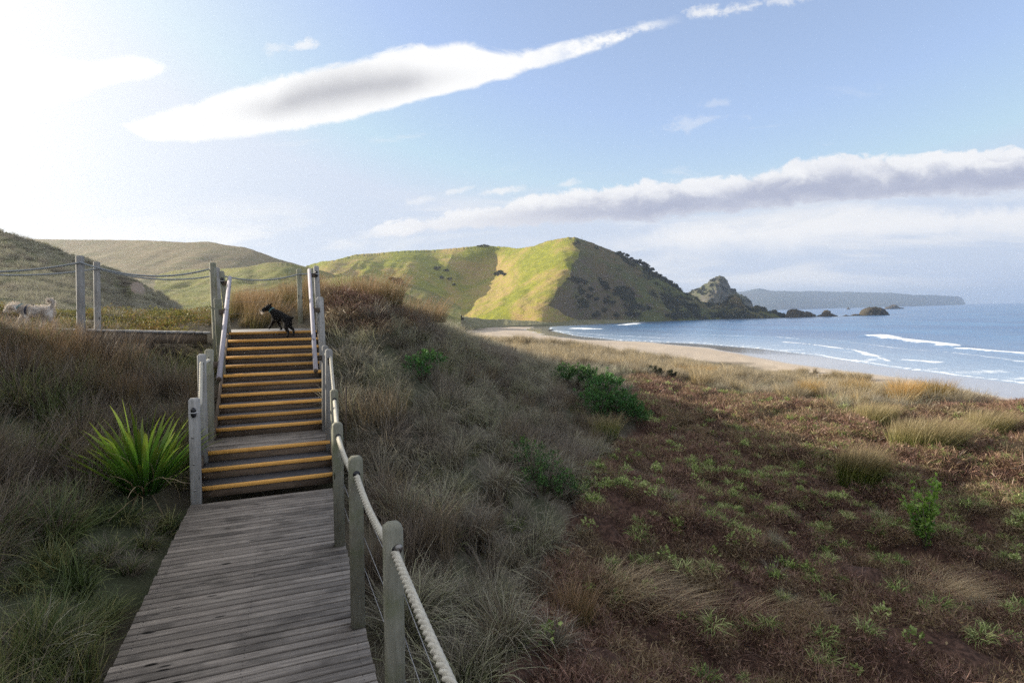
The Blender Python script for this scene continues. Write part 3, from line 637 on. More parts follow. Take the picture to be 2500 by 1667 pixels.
# left handrail
hl = empty('stair_handrail', W(-1.1, 10.5, 1.0)); tag(hl, 'pale timber handrail on the left side of the stairs', 'handrail', 'handrails of the stairs')
post(hl, W(-1.145, 9.3, .3), W(-1.10, 9.3, 1.80), .11, .09, 'post')
post(hl, W(-1.09, 10.8, .6), W(-1.115, 10.8, 2.56), .115, .1, 'post')
p6 = post(hl, W(-1.06, 12.1, 1.55), W(-1.162, 12.1, 3.09), .085, .1, 'post'); clip(p6, W(-1.155, 12.05, 2.9))
rail(hl, atup(535, 925, 8.9), atup(561, 678, 12.0), -1)
for (u, px, py) in ((9.3, 524, 890), (10.75, 546.5, 761), (12.05, 552, 691)):
    mb = MB(); c = atup(px, py, u); mb.prism(c-VW*.01, (VW, UW, ZW), (.12, .05, .085), .004); mb.build('bracket', M['timber'], hl)
# short left rope fence on the lower steps
lf = empty('rope_fence', W(-1.12, 8.2, .2)); tag(lf, 'short two-post rope fence left of the three lowest steps, beside the flax', 'rope fence', 'rope fences along the boardwalk')
l1 = post(lf, W(-1.15, 7.83, -.35), W(-1.115, 7.83, 1.31), .12, .09, 'post_grey'); clip(l1, W(-1.12, 7.78, 1.14)); bolts(l1, -1.145, 7.83, (.83, .50, .17), .045)
post(lf, W(-1.145, 8.62, .1), W(-1.113, 8.62, 1.787), .1, .1, 'post_grey', hole=W(-1.113, 8.62, 1.66))
rope(lf, [W(-1.115, 7.80, 1.16), atup(489, 985, 7.95), atup(491, 886, 8.55), atup(511, 878, 9.3)], .0235, 'rope', sag=[.0, .02, .01])
for z in (.75, .45):
    mb = MB(); mb.tube([W(-1.16, 7.85, z-.1), W(-1.16, 8.6, z+.35)], .0022, 6); mb.build('wire', M['wire'], lf)
# front rope fence of the upper boardwalk
ff = empty('rope_fence', gp(195, 809, 9.95)); tag(ff, 'rope fence along the near edge of the upper boardwalk, round-topped poles and grey rope', 'rope fence', 'rope fences along the boardwalk')
def pole(par, b, t_, r, m):
    mb = MB(); d = nrm(t_-b); mb.tube([b, t_-d*.02, t_-d*.006, t_], [r*1.04, r, r*.93, r*.7], 14); o = mb.build('post', M[m], par, smooth=True); smooth_by_angle(o, 35); return o
F1b, F1t = gp(199, 850, 9.95), gp(195, 624, 9.95); L4b, L4t = W(-1.31, 12.1, .9), W(-1.31, 12.1, 3.245)
pole(ff, F1b, F1t, .062, 'post_grey'); pole(ff, L4b, L4t, .058, 'post')
F0 = E2+(F1t-E1)*1.0; dxy = (F1t-L4t); dxy[2] = 0; F0t = F1t+dxy*1.35; F0b = F0t-ZB*1.6; pole(ff, F0b, F0t, .062, 'post_grey')
Dl = L4t[1]
rope(ff, [F0t-ZB*.13, gp(196, 641, 9.9), gp(514, 656, Dl)], .0175, 'rope_g', sag=[.17, .185], step=.012, n=18)
for py, pl in ((700, 702), (735, 738), (765, 770)):
    mb = MB(); mb.tube([gp(-300, py-8, 9.1), gp(196, py, 9.9), gp(514, pl+12, Dl)], .0014, 5); mb.build('wire', M['wire'], ff)
# back rope fence of the upper boardwalk and the top landing
bf = empty('rope_fence', gp(238, 801, 11.1)); tag(bf, 'rope fence along the far edge of the upper boardwalk and the top landing', 'rope fence', 'rope fences along the boardwalk')
F2b, F2t = gp(239, 830, 11.15), gp(236, 639, 11.15)
pole(bf, F2b, F2t, .056, 'post_grey'); post(bf, W(-1.39, 13.5, 1.5), W(-1.385, 13.5, 3.235), .11, .09, 'post_grey')
post(bf, W(.243, 13.5, 1.6), W(.245, 13.5, 3.235), .105, .09, 'post'); post(bf, W(.53, 13.5, 1.6), W(.525, 13.5, 3.25), .07, .09, 'post')
G0 = F2t-ZB*.1+dxy*1.35
rope(bf, [G0, gp(237, 656, 11.1), atup(533, 671, 13.46), atup(730, 669, 13.46), atup(768, 667, 13.3)], .0175, 'rope_g', sag=[.15, .15, .125, .01], step=.012, n=18)
for z in (2.75, 2.5, 2.25):
    mb = MB(); mb.tube([gp(-200, 700+(2.75-z)*150, 10.6), gp(237, 712+(2.75-z)*140, 11.15), W(-1.385, 13.5, z), W(.245, 13.5, z)], .0014, 5); mb.build('wire', M['wire'], bf)
# thin marker stake standing in the grass right of the stairs
mb = MB(); a = gp(842, 1070, 8.6); mb.tube([a-ZB*.2, gp(845, 943, 8.6)], .014, 6); o = mb.build('wooden_stake', M['timber'], None, org=a); tag(o, 'thin brown stake standing in the grass right of the rope fence', 'stake')
# ================================================================ vegetation
def tuft(n, h, spread, th0=.25, curl=.9, w=.005, seg=4, hv=.35, flat=.0, outw=.7, seed=0, tipw=.12, lean=(0, 0)):
    r = np.random.default_rng(seed); az = r.uniform(0, 2*np.pi, n); rad = spread*np.sqrt(r.random(n))
    bx, by = np.cos(az)*rad, np.sin(az)*rad
    a2 = np.where(r.random(n) < outw, az+r.normal(0, .5, n), r.uniform(0, 2*np.pi, n))
    t0 = np.abs(r.normal(0, th0, n))+(rad/max(spread, 1e-3))*th0*.6; cv = curl*(.4+1.1*r.random(n)); H = h*(1-hv*r.random(n))
    s = np.linspace(0, 1, seg+1); ds = 1/seg; P = np.zeros((n, seg+1, 3)); P[:, 0, 0] = bx; P[:, 0, 1] = by
    brk_ = np.where(r.random(n) < .14, r.integers(1, seg+1, n), 99); kink = r.uniform(.7, 1.9, n)
    for i in range(seg):
        th = t0+cv*((i+.5)*ds)**1.5+np.where(i >= brk_, kink, 0); a2 = a2+r.normal(0, .22, n)
        P[:, i+1, 0] = P[:, i, 0]+np.sin(th)*np.cos(a2)*H*ds+lean[0]*H*ds*s[i+1]; P[:, i+1, 1] = P[:, i, 1]+np.sin(th)*np.sin(a2)*H*ds+lean[1]*H*ds*s[i+1]; P[:, i+1, 2] = P[:, i, 2]+np.cos(th)*H*ds
    ra = a2+np.pi/2+r.normal(0, .7, n); sd = np.stack([np.cos(ra), np.sin(ra), 0*ra], -1)
    ww = w*(.6+.8*r.random(n))[:, None]*(1-(1-tipw)*s**1.6)[None]
    V = np.stack([P-sd[:, None]*ww[..., None]/2, P+sd[:, None]*ww[..., None]/2], 2)
    I = np.arange(n*(seg+1)*2).reshape(n, seg+1, 2)
    Fq = np.stack([I[:, :-1, 0], I[:, :-1, 1], I[:, 1:, 1], I[:, 1:, 0]], -1).reshape(-1, 4)
    T = np.broadcast_to(s[None, :, None], (n, seg+1, 2)); R = np.broadcast_to(r.random(n)[:, None, None], T.shape)
    return V.reshape(-1, 3), Fq, T.ravel(), R.ravel()
def join(parts):
    V, Fq, T, R = [], [], [], []; k = 0
    for a, b, c, d in parts: V.append(a); Fq.append(b+k); T.append(c); R.append(d); k += len(a)
    return np.concatenate(V), np.concatenate(Fq), np.concatenate(T), np.concatenate(R)
def leaves(C_, N_, L, wd, seed=0, t=None):
    """leaf quads at points C_ pointing along N_"""
    r = np.random.default_rng(seed); n = len(C_); N_ = N_/np.linalg.norm(N_, axis=1)[:, None]; q = r.normal(size=(n, 3)); sd = np.cross(N_, q); sd /= np.linalg.norm(sd, axis=1)[:, None]
    L = L*(.6+.8*r.random(n))[:, None]; W_ = wd*(.6+.8*r.random(n))[:, None]
    V = np.stack([C_-sd*W_*.15, C_+N_*L*.45-sd*W_/2, C_+N_*L, C_+N_*L*.45+sd*W_/2], 1).reshape(-1, 3); Fq = np.arange(4*n).reshape(n, 4)
    return V, Fq, np.repeat(r.random(n) if t is None else t, 4), np.repeat(r.random(n), 4)
def veg(name, data, m, parent=None, org=None, link=True):
    V, Fq, T, R = data
    return mesh_obj(name, V, Fq, m, parent, org if org is not None else (np.zeros(3) if parent is None else None), attrs={'t': ('FLOAT', T), 'r': ('FLOAT', R)}, link=link)
def euler(spin, tx, ty):
    """spin about z, then tilt so that the top leans by (tx, ty)"""
    n = len(spin); a = np.hypot(tx, ty)+1e-9; ax, ay = -ty/a, tx/a; c, s = np.cos(a), np.sin(a)
    K = np.zeros((n, 3, 3)); K[:, 0, 0] = c+ax*ax*(1-c); K[:, 0, 1] = ax*ay*(1-c); K[:, 0, 2] = ay*s
    K[:, 1, 0] = ax*ay*(1-c); K[:, 1, 1] = c+ay*ay*(1-c); K[:, 1, 2] = -ax*s; K[:, 2, 0] = -ay*s; K[:, 2, 1] = ax*s; K[:, 2, 2] = c
    Z = np.zeros((n, 3, 3)); Z[:, 0, 0] = np.cos(spin); Z[:, 0, 1] = -np.sin(spin); Z[:, 1, 0] = np.sin(spin); Z[:, 1, 1] = np.cos(spin); Z[:, 2, 2] = 1
    R = K@Z; return np.stack([np.arctan2(R[:, 2, 1], R[:, 2, 2]), -np.arcsin(np.clip(R[:, 2, 0], -1, 1)), np.arctan2(R[:, 1, 0], R[:, 0, 0])], -1)
def scatter(name, protos, P, rot, scl, label=None, cat=None):
    """one object of kind stuff: its vertices carry the clumps"""
    cl = bpy.data.collections.new(name+'_clumps')
    for p in protos: cl.objects.link(p)
    n = len(P); idx = RNG.integers(0, len(protos), n)
    if np.ndim(scl) == 1: scl = np.repeat(np.asarray(scl)[:, None], 3, 1)
    o = mesh_obj(name, P, np.zeros((0, 4), int), attrs={'rot': ('FLOAT_VECTOR', rot), 'scl': ('FLOAT_VECTOR', scl), 'idx': ('INT', idx)})
    ng = bpy.data.node_groups.new(name, 'GeometryNodeTree'); ng.interface.new_socket('Geometry', in_out='INPUT', socket_type='NodeSocketGeometry'); ng.interface.new_socket('Geometry', in_out='OUTPUT', socket_type='NodeSocketGeometry')
    N = ng.nodes; gi = N.new('NodeGroupInput'); go = N.new('NodeGroupOutput'); ip = N.new('GeometryNodeInstanceOnPoints'); ci = N.new('GeometryNodeCollectionInfo')
    ci.inputs[0].default_value = cl; ci.inputs['Separate Children'].default_value = True; ci.inputs['Reset Children'].default_value = True
    def na(nm, ty):
        x = N.new('GeometryNodeInputNamedAttribute'); x.data_type = ty; x.inputs[0].default_value = nm; return x.outputs[0]
    e2r = N.new('FunctionNodeEulerToRotation'); Lk = ng.links.new
    Lk(gi.outputs[0], ip.inputs['Points']); Lk(ci.outputs[0], ip.inputs['Instance']); ip.inputs['Pick Instance'].default_value = True
    Lk(na('idx', 'INT'), ip.inputs['Instance Index']); Lk(na('rot', 'FLOAT_VECTOR'), e2r.inputs[0]); Lk(e2r.outputs[0], ip.inputs['Rotation']); Lk(na('scl', 'FLOAT_VECTOR'), ip.inputs['Scale'])
    Lk(ip.outputs[0], go.inputs[0]); md = o.modifiers.new('scatter', 'NODES'); md.node_group = ng
    tag(o, kind='stuff', label=label, cat=cat); return o
def cand(x0, x1, y0, y1, dens):
    n = int((x1-x0)*(y1-y0)*dens); x = RNG.uniform(x0, x1, n); y = RNG.uniform(y0, y1, n); z = ground_z(x, y); P = np.stack([x, y, z], -1); px, py, D = proj(P)
    return P, px, py, D
def clear(P, m=.0):
    """keep plants off the timber"""
    v, u, z = toB(P)
    a = (v > -1.30-m) & (v < .56+m) & (u < 8.0); b = (v > -1.2-m) & (v < .60+m) & (u >= 8.0) & (u < 13.6+m)
    d = (P-E0)@np.array([dW[0], dW[1], 0]); q = (P-E0)@prp; c = (d > -1.2) & (q > -.05-m) & (q < 1.3+m)
    return ~(a | b | c)
def inview(px, D, m=160): return (D > .8) & (px > -m) & (px < 2500+m)
def rn(n, a, b): return RNG.uniform(a, b, n)
# ---- plant materials
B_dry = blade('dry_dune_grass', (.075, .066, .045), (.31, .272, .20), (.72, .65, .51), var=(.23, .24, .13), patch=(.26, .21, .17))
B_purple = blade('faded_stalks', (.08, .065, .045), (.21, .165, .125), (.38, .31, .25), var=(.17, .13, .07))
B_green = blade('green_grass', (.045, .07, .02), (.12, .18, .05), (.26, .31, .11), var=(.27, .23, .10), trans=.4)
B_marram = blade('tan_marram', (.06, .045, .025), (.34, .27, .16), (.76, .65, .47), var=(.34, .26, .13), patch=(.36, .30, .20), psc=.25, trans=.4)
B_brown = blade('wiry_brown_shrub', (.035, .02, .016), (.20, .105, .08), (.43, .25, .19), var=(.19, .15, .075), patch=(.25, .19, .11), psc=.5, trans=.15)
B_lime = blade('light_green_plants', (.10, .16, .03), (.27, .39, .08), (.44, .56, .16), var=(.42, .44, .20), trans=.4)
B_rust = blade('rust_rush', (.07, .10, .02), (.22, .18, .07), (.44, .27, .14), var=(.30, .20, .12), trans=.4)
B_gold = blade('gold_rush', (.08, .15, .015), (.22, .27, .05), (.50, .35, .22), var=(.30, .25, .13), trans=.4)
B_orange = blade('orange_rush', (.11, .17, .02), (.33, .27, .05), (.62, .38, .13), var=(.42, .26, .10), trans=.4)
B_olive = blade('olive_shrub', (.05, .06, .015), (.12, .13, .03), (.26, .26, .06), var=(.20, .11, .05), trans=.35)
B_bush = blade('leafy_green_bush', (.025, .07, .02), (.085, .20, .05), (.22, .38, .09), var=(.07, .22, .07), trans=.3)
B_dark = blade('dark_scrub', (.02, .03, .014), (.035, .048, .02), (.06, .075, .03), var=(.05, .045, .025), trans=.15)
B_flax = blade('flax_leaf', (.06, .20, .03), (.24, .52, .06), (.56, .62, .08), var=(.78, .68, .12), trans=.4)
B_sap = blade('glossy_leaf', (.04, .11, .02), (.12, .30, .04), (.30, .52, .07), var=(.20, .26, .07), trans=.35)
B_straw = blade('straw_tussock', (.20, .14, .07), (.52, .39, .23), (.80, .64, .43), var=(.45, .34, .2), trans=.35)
m, t, b = mat('bark'); t.put(b.inputs['Base Color'], t.mix(t.noise(t.node('ShaderNodeTexCoord').outputs['Object'], 8, 4), (.10, .08, .06), (.2, .17, .13))); b.inputs['Roughness'].default_value = .9; M['bark'] = m

pr = lambda nm, mt_, k, *a, **kw: [veg(nm, tuft(*a, seed=100*i+hash(nm) % 97 if False else 100*i+len(nm), **kw), mt_, link=False) for i in range(k)]
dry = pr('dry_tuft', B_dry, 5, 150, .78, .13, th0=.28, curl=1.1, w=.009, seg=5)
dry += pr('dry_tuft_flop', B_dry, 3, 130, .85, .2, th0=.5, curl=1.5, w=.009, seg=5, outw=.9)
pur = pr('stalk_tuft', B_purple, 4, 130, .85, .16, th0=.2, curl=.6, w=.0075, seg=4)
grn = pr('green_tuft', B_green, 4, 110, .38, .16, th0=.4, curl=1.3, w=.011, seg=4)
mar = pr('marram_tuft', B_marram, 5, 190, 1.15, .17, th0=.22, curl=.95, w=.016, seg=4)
lim = pr('lime_plant', B_lime, 4, 60, .25, .12, th0=.5, curl=1.7, w=.012, seg=4, outw=.9)
tgr = pr('tall_green_tuft', B_green, 3, 130, .8, .16, th0=.22, curl=.9, w=.008, seg=5)
rus = pr('rust_tuft', B_rust, 4, 190, 1.0, .2, th0=.15, curl=.45, w=.005, seg=4)
def twigs(seed):
    r = np.random.default_rng(seed); n = 420; az = r.uniform(0, 2*np.pi, n); rad = .25*np.sqrt(r.random(n)); C_ = np.stack([np.cos(az)*rad, np.sin(az)*rad, .16*np.sqrt(np.maximum(0, 1-(rad/.27)**2))*r.random(n)], -1)
    N_ = np.stack([r.normal(0, .8, n), r.normal(0, .8, n), .35+.6*r.random(n)], -1); a = leaves(C_, N_, .10, .0055, seed, t=np.clip(C_[:, 2]/.16+.3*r.random(n), 0, 1))
    k = 120; C2 = C_[:k]+r.normal(0, .02, (k, 3)); b_ = leaves(C2, r.normal(size=(k, 3))+[0, 0, .5], .03, .017, seed+1, t=.4+.6*r.random(k)); return join([a, b_])
brn = [veg('wiry_clump', twigs(40+i), B_brown, link=False) for i in range(5)]
def leafball(seed, n, R, hgt, L, wd, flat=0):
    r = np.random.default_rng(seed); q = r.normal(size=(n, 3)); q /= np.linalg.norm(q, axis=1)[:, None]; q[:, 2] = np.abs(q[:, 2]); rad = (.45+.55*r.random(n)**.5)*(1+.25*np.sin(q[:, 0]*5+seed)*np.cos(q[:, 1]*6))
    C_ = q*rad[:, None]*[R, R, hgt]; return leaves(C_, q+r.normal(0, .6, (n, 3))+[0, 0, .3], L, wd, seed, t=np.clip(rad*q[:, 2]+.1+.3*r.random(n), 0, 1))
hrb = [veg('round_herb', leafball(50+i, 46, .13, .13, .055, .045), B_lime, link=False) for i in range(3)]
olv = [veg('olive_clump', leafball(60+i, 700, .38, .38, .05, .02), B_olive, link=False) for i in range(4)]
# ---- dune slope right of the stairs
HG = []
P, px, py, D = cand(-4, 24, 2.4, 46, 13)
nzv = fbm(P[:, 0]*.6, P[:, 1]*.6, 3); hol_m = hollow(px, py, D, nzv); sd = shore_dist(P[:, 0], P[:, 1])
v_, u_, _z = toB(P); right = (v_ > .5)
BUSH = [gp(1410, 975, 20.5), gp(1505, 1045, 18.2), gp(1032, 1010, 11.6), gp(1325, 1235, 9.6), gp(2258, 1345, 11.0)]
def sel(P, mask, prob):
    k = mask & (RNG.random(len(P)) < prob)
    for q, w_ in zip(BUSH, (.8, 1.0, .38, .5, .3)):
        u_ = q[:2]/np.linalg.norm(q[:2]); a_ = (P[:, :2]-q[:2])@u_; c_ = (P[:, 0]-q[0])*u_[1]-(P[:, 1]-q[1])*u_[0]; k &= ~((np.abs(c_) < w_) & (a_ < w_*.6) & (a_ > -w_*1.5-.3))
    return P[k]
slope = right & inview(px, D) & ~hol_m & clear(P, .06) & (D < 46) & (py > interp_line([(700, 640), (1100, 700), (1300, 850), (1500, 905), (2500, 1000)], px))
heath = slope & (px < 1010) & (px > 760) & (py < 790) & (D < 18)
keep = np.clip(16/np.maximum(D, 1), .25, 1)
pn = fbm(P[:, 0]*.45+30, P[:, 1]*.45, 3); pn2 = fbm(P[:, 0]*.8+3, P[:, 1]*.8+60, 2)
def wind(n, a=.22, s_=.16): return RNG.normal(a, s_, n), RNG.normal(-.05, s_, n)
Q = sel(P, slope & ~heath & (pn < .28), keep*.82); n = len(Q); print('dry', n)
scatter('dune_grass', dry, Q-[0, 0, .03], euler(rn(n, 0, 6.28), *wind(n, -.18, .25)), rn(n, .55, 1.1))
Q = sel(P, slope & ((pn > .12) | (pn2 > .4)), keep*.45); n = len(Q); print('pur', n)
scatter('dry_stalk_grass', pur, Q-[0, 0, .03], euler(rn(n, 0, 6.28), *wind(n, -.1, .2)), rn(n, .5, 1.0))
Q = sel(P, slope & (pn2 > -.05) & (D < 24), .42); n = len(Q); print('grn', n)
scatter('green_undergrowth', grn, Q, euler(rn(n, 0, 6.28), *wind(n, .1)), rn(n, .5, 1.05))
# ---- foredune marram
P, px, py, D = cand(-4, 46, 20, 75, 3.0)
nzv = fbm(P[:, 0]*.6, P[:, 1]*.6, 3); sd = shore_dist(P[:, 0], P[:, 1])
mm = inview(px, D) & ~hollow(px, py, D, nzv) & (sd > 17+2.5*fbm(P[:, 0]/4, P[:, 1]/4, 2)) & ((py < interp_line(HOL_TOP, px)) | (px < 1300)) & (px > 1000) & ~((px < 1300) & (D < 30))
Q = sel(P, mm, np.clip(40/np.maximum(D, 1), .5, 1)); n = len(Q); print('marram', n)
scatter('foredune_marram', mar, Q-[0, 0, .04], euler(rn(n, 0, 6.28), *wind(n, .24, .12)), rn(n, .35, 1.15)*(1+.5*fbm(Q[:, 0]*.5, Q[:, 1]*.5, 2)))
# ---- brown hollow
P, px, py, D = cand(-3, 40, 2.5, 34, 14)
nzv = fbm(P[:, 0]*.6, P[:, 1]*.6, 3); hm = hollow(px, py, D, nzv) & inview(px, D) & clear(P, .1) & (toB(P)[0] > .4)
Q = sel(P, hm, np.clip(13/np.maximum(D, 1), .3, 1)); n = len(Q); print('brown', n); sc_ = rn(n, .75, 1.5)*np.clip(np.linalg.norm(Q[:, :2], axis=1)/13, 1, 1.5)
scatter('brown_heath', brn, Q-[0, 0, .03], euler(rn(n, 0, 6.28), *wind(n, .1)), sc_)
gn = fbm(P[:, 0]*.35+8, P[:, 1]*.35+4, 3); band = np.exp(-((py-1120-(px-1900)*.1)/190)**2)*.95+.12
Q = sel(P, hm & (gn > -.14), 1.0*band*np.clip(14/np.maximum(D, 1), .35, 1)); n = len(Q); print('lime', n)
scatter('light_green_herbs', lim, Q+[0, 0, .17], euler(rn(n, 0, 6.28), *wind(n, .1)), rn(n, .4, 1.0))
Q = sel(P, hm, .30*band+.015); n = len(Q)
scatter('round_leaf_herbs', hrb, Q+[0, 0, .18], euler(rn(n, 0, 6.28), *wind(n, .1)), rn(n, .35, 1.0))
Q = sel(P, hm, .02); n = len(Q)
scatter('hollow_grass', dry[:3], Q, euler(rn(n, 0, 6.28), *wind(n, .3)), rn(n, .35, .7))
# ---- left bank
P, px, py, D = cand(-14, 1, 1.5, 13.2, 18)
v_, u_, _z = toB(P); lb = ((P-E0)@prp < .0) & (v_ < -1.25) & inview(px, D, 300) & clear(P, .05) & (D < 13)
edge = (v_ > -1.38) & (u_ < 8)
pn = fbm(P[:, 0]*.7+30, P[:, 1]*.7, 3); pn2 = fbm(P[:, 0]*.9+3, P[:, 1]*.9+60, 2)
fl_c = gp(345, 1175, 7.0); nofl = np.hypot(P[:, 0]-fl_c[0], P[:, 1]-fl_c[1]) > .45
infront = (np.abs(px-345) < 120) & (D < 7.2) & (D > 6.0)
tall = np.where(py > 1350, .35, 1)
Q = sel(P, lb & ~edge & nofl & ~infront & (pn > -.15), .42*tall); n = len(Q); print('lb pur', n)
scatter('bank_stalk_grass', pur, Q-[0, 0, .03], euler(rn(n, 0, 6.28), *wind(n, .12, .2)), rn(n, .6, 1.15))
Q = sel(P, lb & ~edge & nofl, .30); n = len(Q); print('lb dry', n)
scatter('bank_dry_grass', dry, Q-[0, 0, .06], euler(rn(n, 0, 6.28), *wind(n, .2, .3)), rn(n, .35, .75))
Q = sel(P, lb & nofl & (pn2 > -.25), np.where(edge, .12, .40)*np.where(py > 1250, 1.4, .7)); n = len(Q); print('lb grn', n)
scatter('bank_green_grass', grn, Q, euler(rn(n, 0, 6.28), *wind(n, .1)), rn(n, .45, 1.0))
q2 = (P-E0)@prp; Q = sel(P, lb & (q2 < -.12) & (q2 > -2.2) & (px < 470), np.where(q2 > -.9, .22, .5)); n = len(Q); print('lb rust', n)
scatter('bank_rush', rus, Q-[0, 0, .05], euler(rn(n, 0, 6.28), *wind(n, .15, .2)), rn(n, .5, .95)*np.where(proj(Q)[0] > 330, .6, 1)*np.where((Q-E0)@prp > -1.0, .62, 1))
Q = sel(P, lb & ~edge & nofl & ~infront & (pn2 > -.2), .25); n = len(Q)
scatter('bank_tall_grass', tgr, Q-[0, 0, .03], euler(rn(n, 0, 6.28), *wind(n, .12, .2)), rn(n, .5, 1.1))
# ---- behind the upper boardwalk
P, px, py, D = cand(-17, 4, 10.5, 24, 9)
v_, u_, _z = toB(P); q2 = (P-E0)@prp; bh = inview(px, D, 200) & clear(P, .1) & ((q2 > 1.3) | (v_ > -1.2)) & ((u_ > 13.6) | (v_ < -1.3))
rustz = bh & (px > 560) & (px < 1010) & (D < 18) & (v_ < 3.5) & ~((px > 800) & (px < 860))
Q = sel(P, rustz, .8); n = len(Q); print('rust', n)
scatter('rust_coloured_grass', rus, Q-[0, 0, .05], euler(rn(n, 0, 6.28), *wind(n, .35, .15)), rn(n, .65, 1.0)*np.where(proj(Q)[0] > 780, .62, 1))
Q = sel(P, bh & (px < 600) & (D < 21), .6); n = len(Q); print('olive', n)
scatter('olive_heath', olv, Q-[0, 0, .1], euler(rn(n, 0, 6.28), *wind(n, .1)), np.stack([rn(n, .7, 1.3), rn(n, .7, 1.3), rn(n, .45, 1.0)], -1))
Q = sel(P, bh & (px < 620), .12); n = len(Q)
scatter('seed_grass', dry, Q-[0, 0, .03], euler(rn(n, 0, 6.28), *wind(n, .2)), rn(n, .3, .6))
# ---- purple-brown heath on the dune top right of the handrail
P, px, py, D = cand(-6, 4, 9, 18, 12); v_, u_, _z = toB(P)
Q = sel(P, (v_ > .7) & clear(P, .1) & (px > 770) & (px < 1000) & (py < 800+RNG.normal(0, 20, len(P))) & (D < 17), .8); n = len(Q)
scatter('crest_heath', brn, Q, euler(rn(n, 0, 6.28), *wind(n, .1)), rn(n, 1.0, 1.9))

# ================================================================ single plants
def onground(px, D):
    """ground point in the column px at D metres ahead"""
    d = rayw(px, 1000); x = d[0]/d[1]*D; return np.array([x, D, float(ground_z(x, D))])
def rush(px, py, D, R, h, n, lean, m_, label, wid=.010, seed=1, sx=1.0):
    n = int(n*.62)
    p = gp(px, py, D); p[2] = float(ground_z(p[0], p[1]))-.03
    q_ = proj(p); print('rush', px, py, '->', round(float(q_[0])), round(float(q_[1])), D)
    d = tuft(n, h, R, th0=.14, curl=.5, w=wid, seg=6, hv=.3, seed=seed, lean=lean); V = d[0].copy(); V[:, 0] *= sx
    o = veg('rush_clump', (V+p, *d[1:]), m_, org=p); tag(o, label, 'rush clump', 'rush clumps in the hollow'); return o
rush(1975, 990, 24.5, .42, 1.25, 1700, (.12, 0), B_orange, 'small gold rush clump, leftmost along the edge of the pale dune grass', seed=2)
rush(2085, 985, 25, .42, 1.3, 1700, (.12, 0), B_orange, 'gold rush clump just right of the feathery green tuft', seed=3)
rush(2205, 1000, 22.5, .42, 1.4, 1900, (.08, 0), B_orange, 'upright gold-green rush clump, left one of the close pair beside the dune grass', seed=4)
rush(2278, 992, 23.5, .55, 1.4, 2200, (.15, 0), B_orange, 'wider gold-green rush clump, right one of the close pair beside the dune grass', seed=5)
rush(2130, 1062, 18.5, .5, 1.0, 3600, (.45, 0), B_gold, 'windswept rush clump with pinkish tips, behind the widest clump', seed=6)
rush(2255, 1120, 15.6, .58, 1.05, 5600, (.5, 0), B_gold, 'widest windswept rush clump with pale pinkish tips, in the middle of the hollow', seed=7, sx=1.45)
rush(2405, 1095, 17.4, .42, 1.05, 3200, (.55, 0), B_gold, 'windswept rush clump on the right behind the widest clump', seed=8, sx=1.2)
rush(2095, 1215, 13.9, .42, 1.05, 4600, (.5, 0), B_gold, 'green rush clump with fading tips, just left of the leafy sapling', seed=9)
rush(1690, 905, 39, 1.0, 1.1, 2200, (.2, 0), B_orange, 'low orange rush clump left of the dark shrub in the pale dune grass', seed=11, sx=1.5)
rush(1470, 1060, 16.4, .30, .85, 700, (.05, 0), B_gold, 'thin upright rush clump below the big green bush', seed=12, sx=1.6)
rush(1400, 1530, 6.7, .22, .62, 700, (.08, 0), B_rust, 'dark thin rush clump standing low on the slope near the bottom of the view', seed=13)
rush(905, 1010, 9.6, .6, .85, 1300, (-.15, 0), B_purple, 'brown rush clump on the slope just right of the stair fence', seed=14, wid=.005)
for (px, D, R, h, n, sd_, lb_) in ((915, 14.6, .7, 1.05, 3600, 21, 'tall rust-tipped green rush clump on the dune crest, left one of the two'), (1010, 16.4, .9, 1.0, 3000, 22, 'lower rust-tipped rush clump on the dune crest, right one of the two')):
    p = onground(px, D); d = tuft(n//2, h, R*1.15, th0=.2, curl=.7, w=.008, seg=5, seed=sd_, lean=(.3, 0), hv=.6); o = veg('rush_clump', (d[0]+p, *d[1:]), B_rust, org=p); tag(o, lb_, 'rush clump', 'rush clumps on the dune crest')
# feathery green tuft
p = gp(2025, 1010, 22); p[2] = float(ground_z(p[0], p[1])); d = tuft(700, .8, .35, th0=.4, curl=1.2, w=.014, seg=5, seed=31, lean=(.3, 0)); o = veg('grass_tuft', (d[0]+p, *d[1:]), B_lime, org=p); tag(o, 'feathery bright green grass tuft between two small gold rush clumps', 'grass tuft')
# straw tussock and straw streaks
for (px, py, D, R, h, n, sx, lean, sd_, lb_) in ((2275, 1440, 9.3, .38, .55, 2600, 1.35, (.8, -.1), 32, 'rounded straw-coloured tussock below the leafy sapling'), (1600, 1500, 7.7, .28, .42, 520, 1.7, (1.1, -.2), 33, 'pale straw-coloured grass streaming right over the brown heath, left one'),
                                     (1830, 1500, 7.9, .25, .42, 420, 1.9, (1.2, -.3), 34, 'pale straw-coloured grass streaming right over the brown heath, right one'), (1480, 1400, 7.6, .35, .6, 700, 1.4, (.8, -.4), 35, 'arching pale grass tussock at the foot of the slope')):
    p = gp(px, py, D); p[2] = float(ground_z(p[0], p[1])); d = tuft(int(n*.75), h, R, th0=.35, curl=1.2, w=.006, seg=7, seed=sd_, lean=lean); V = d[0].copy(); V[:, 0] *= sx
    o = veg('straw_tussock', (V+p, *d[1:]), B_straw, org=p); tag(o, lb_, 'grass tussock', 'straw tussocks in the hollow')
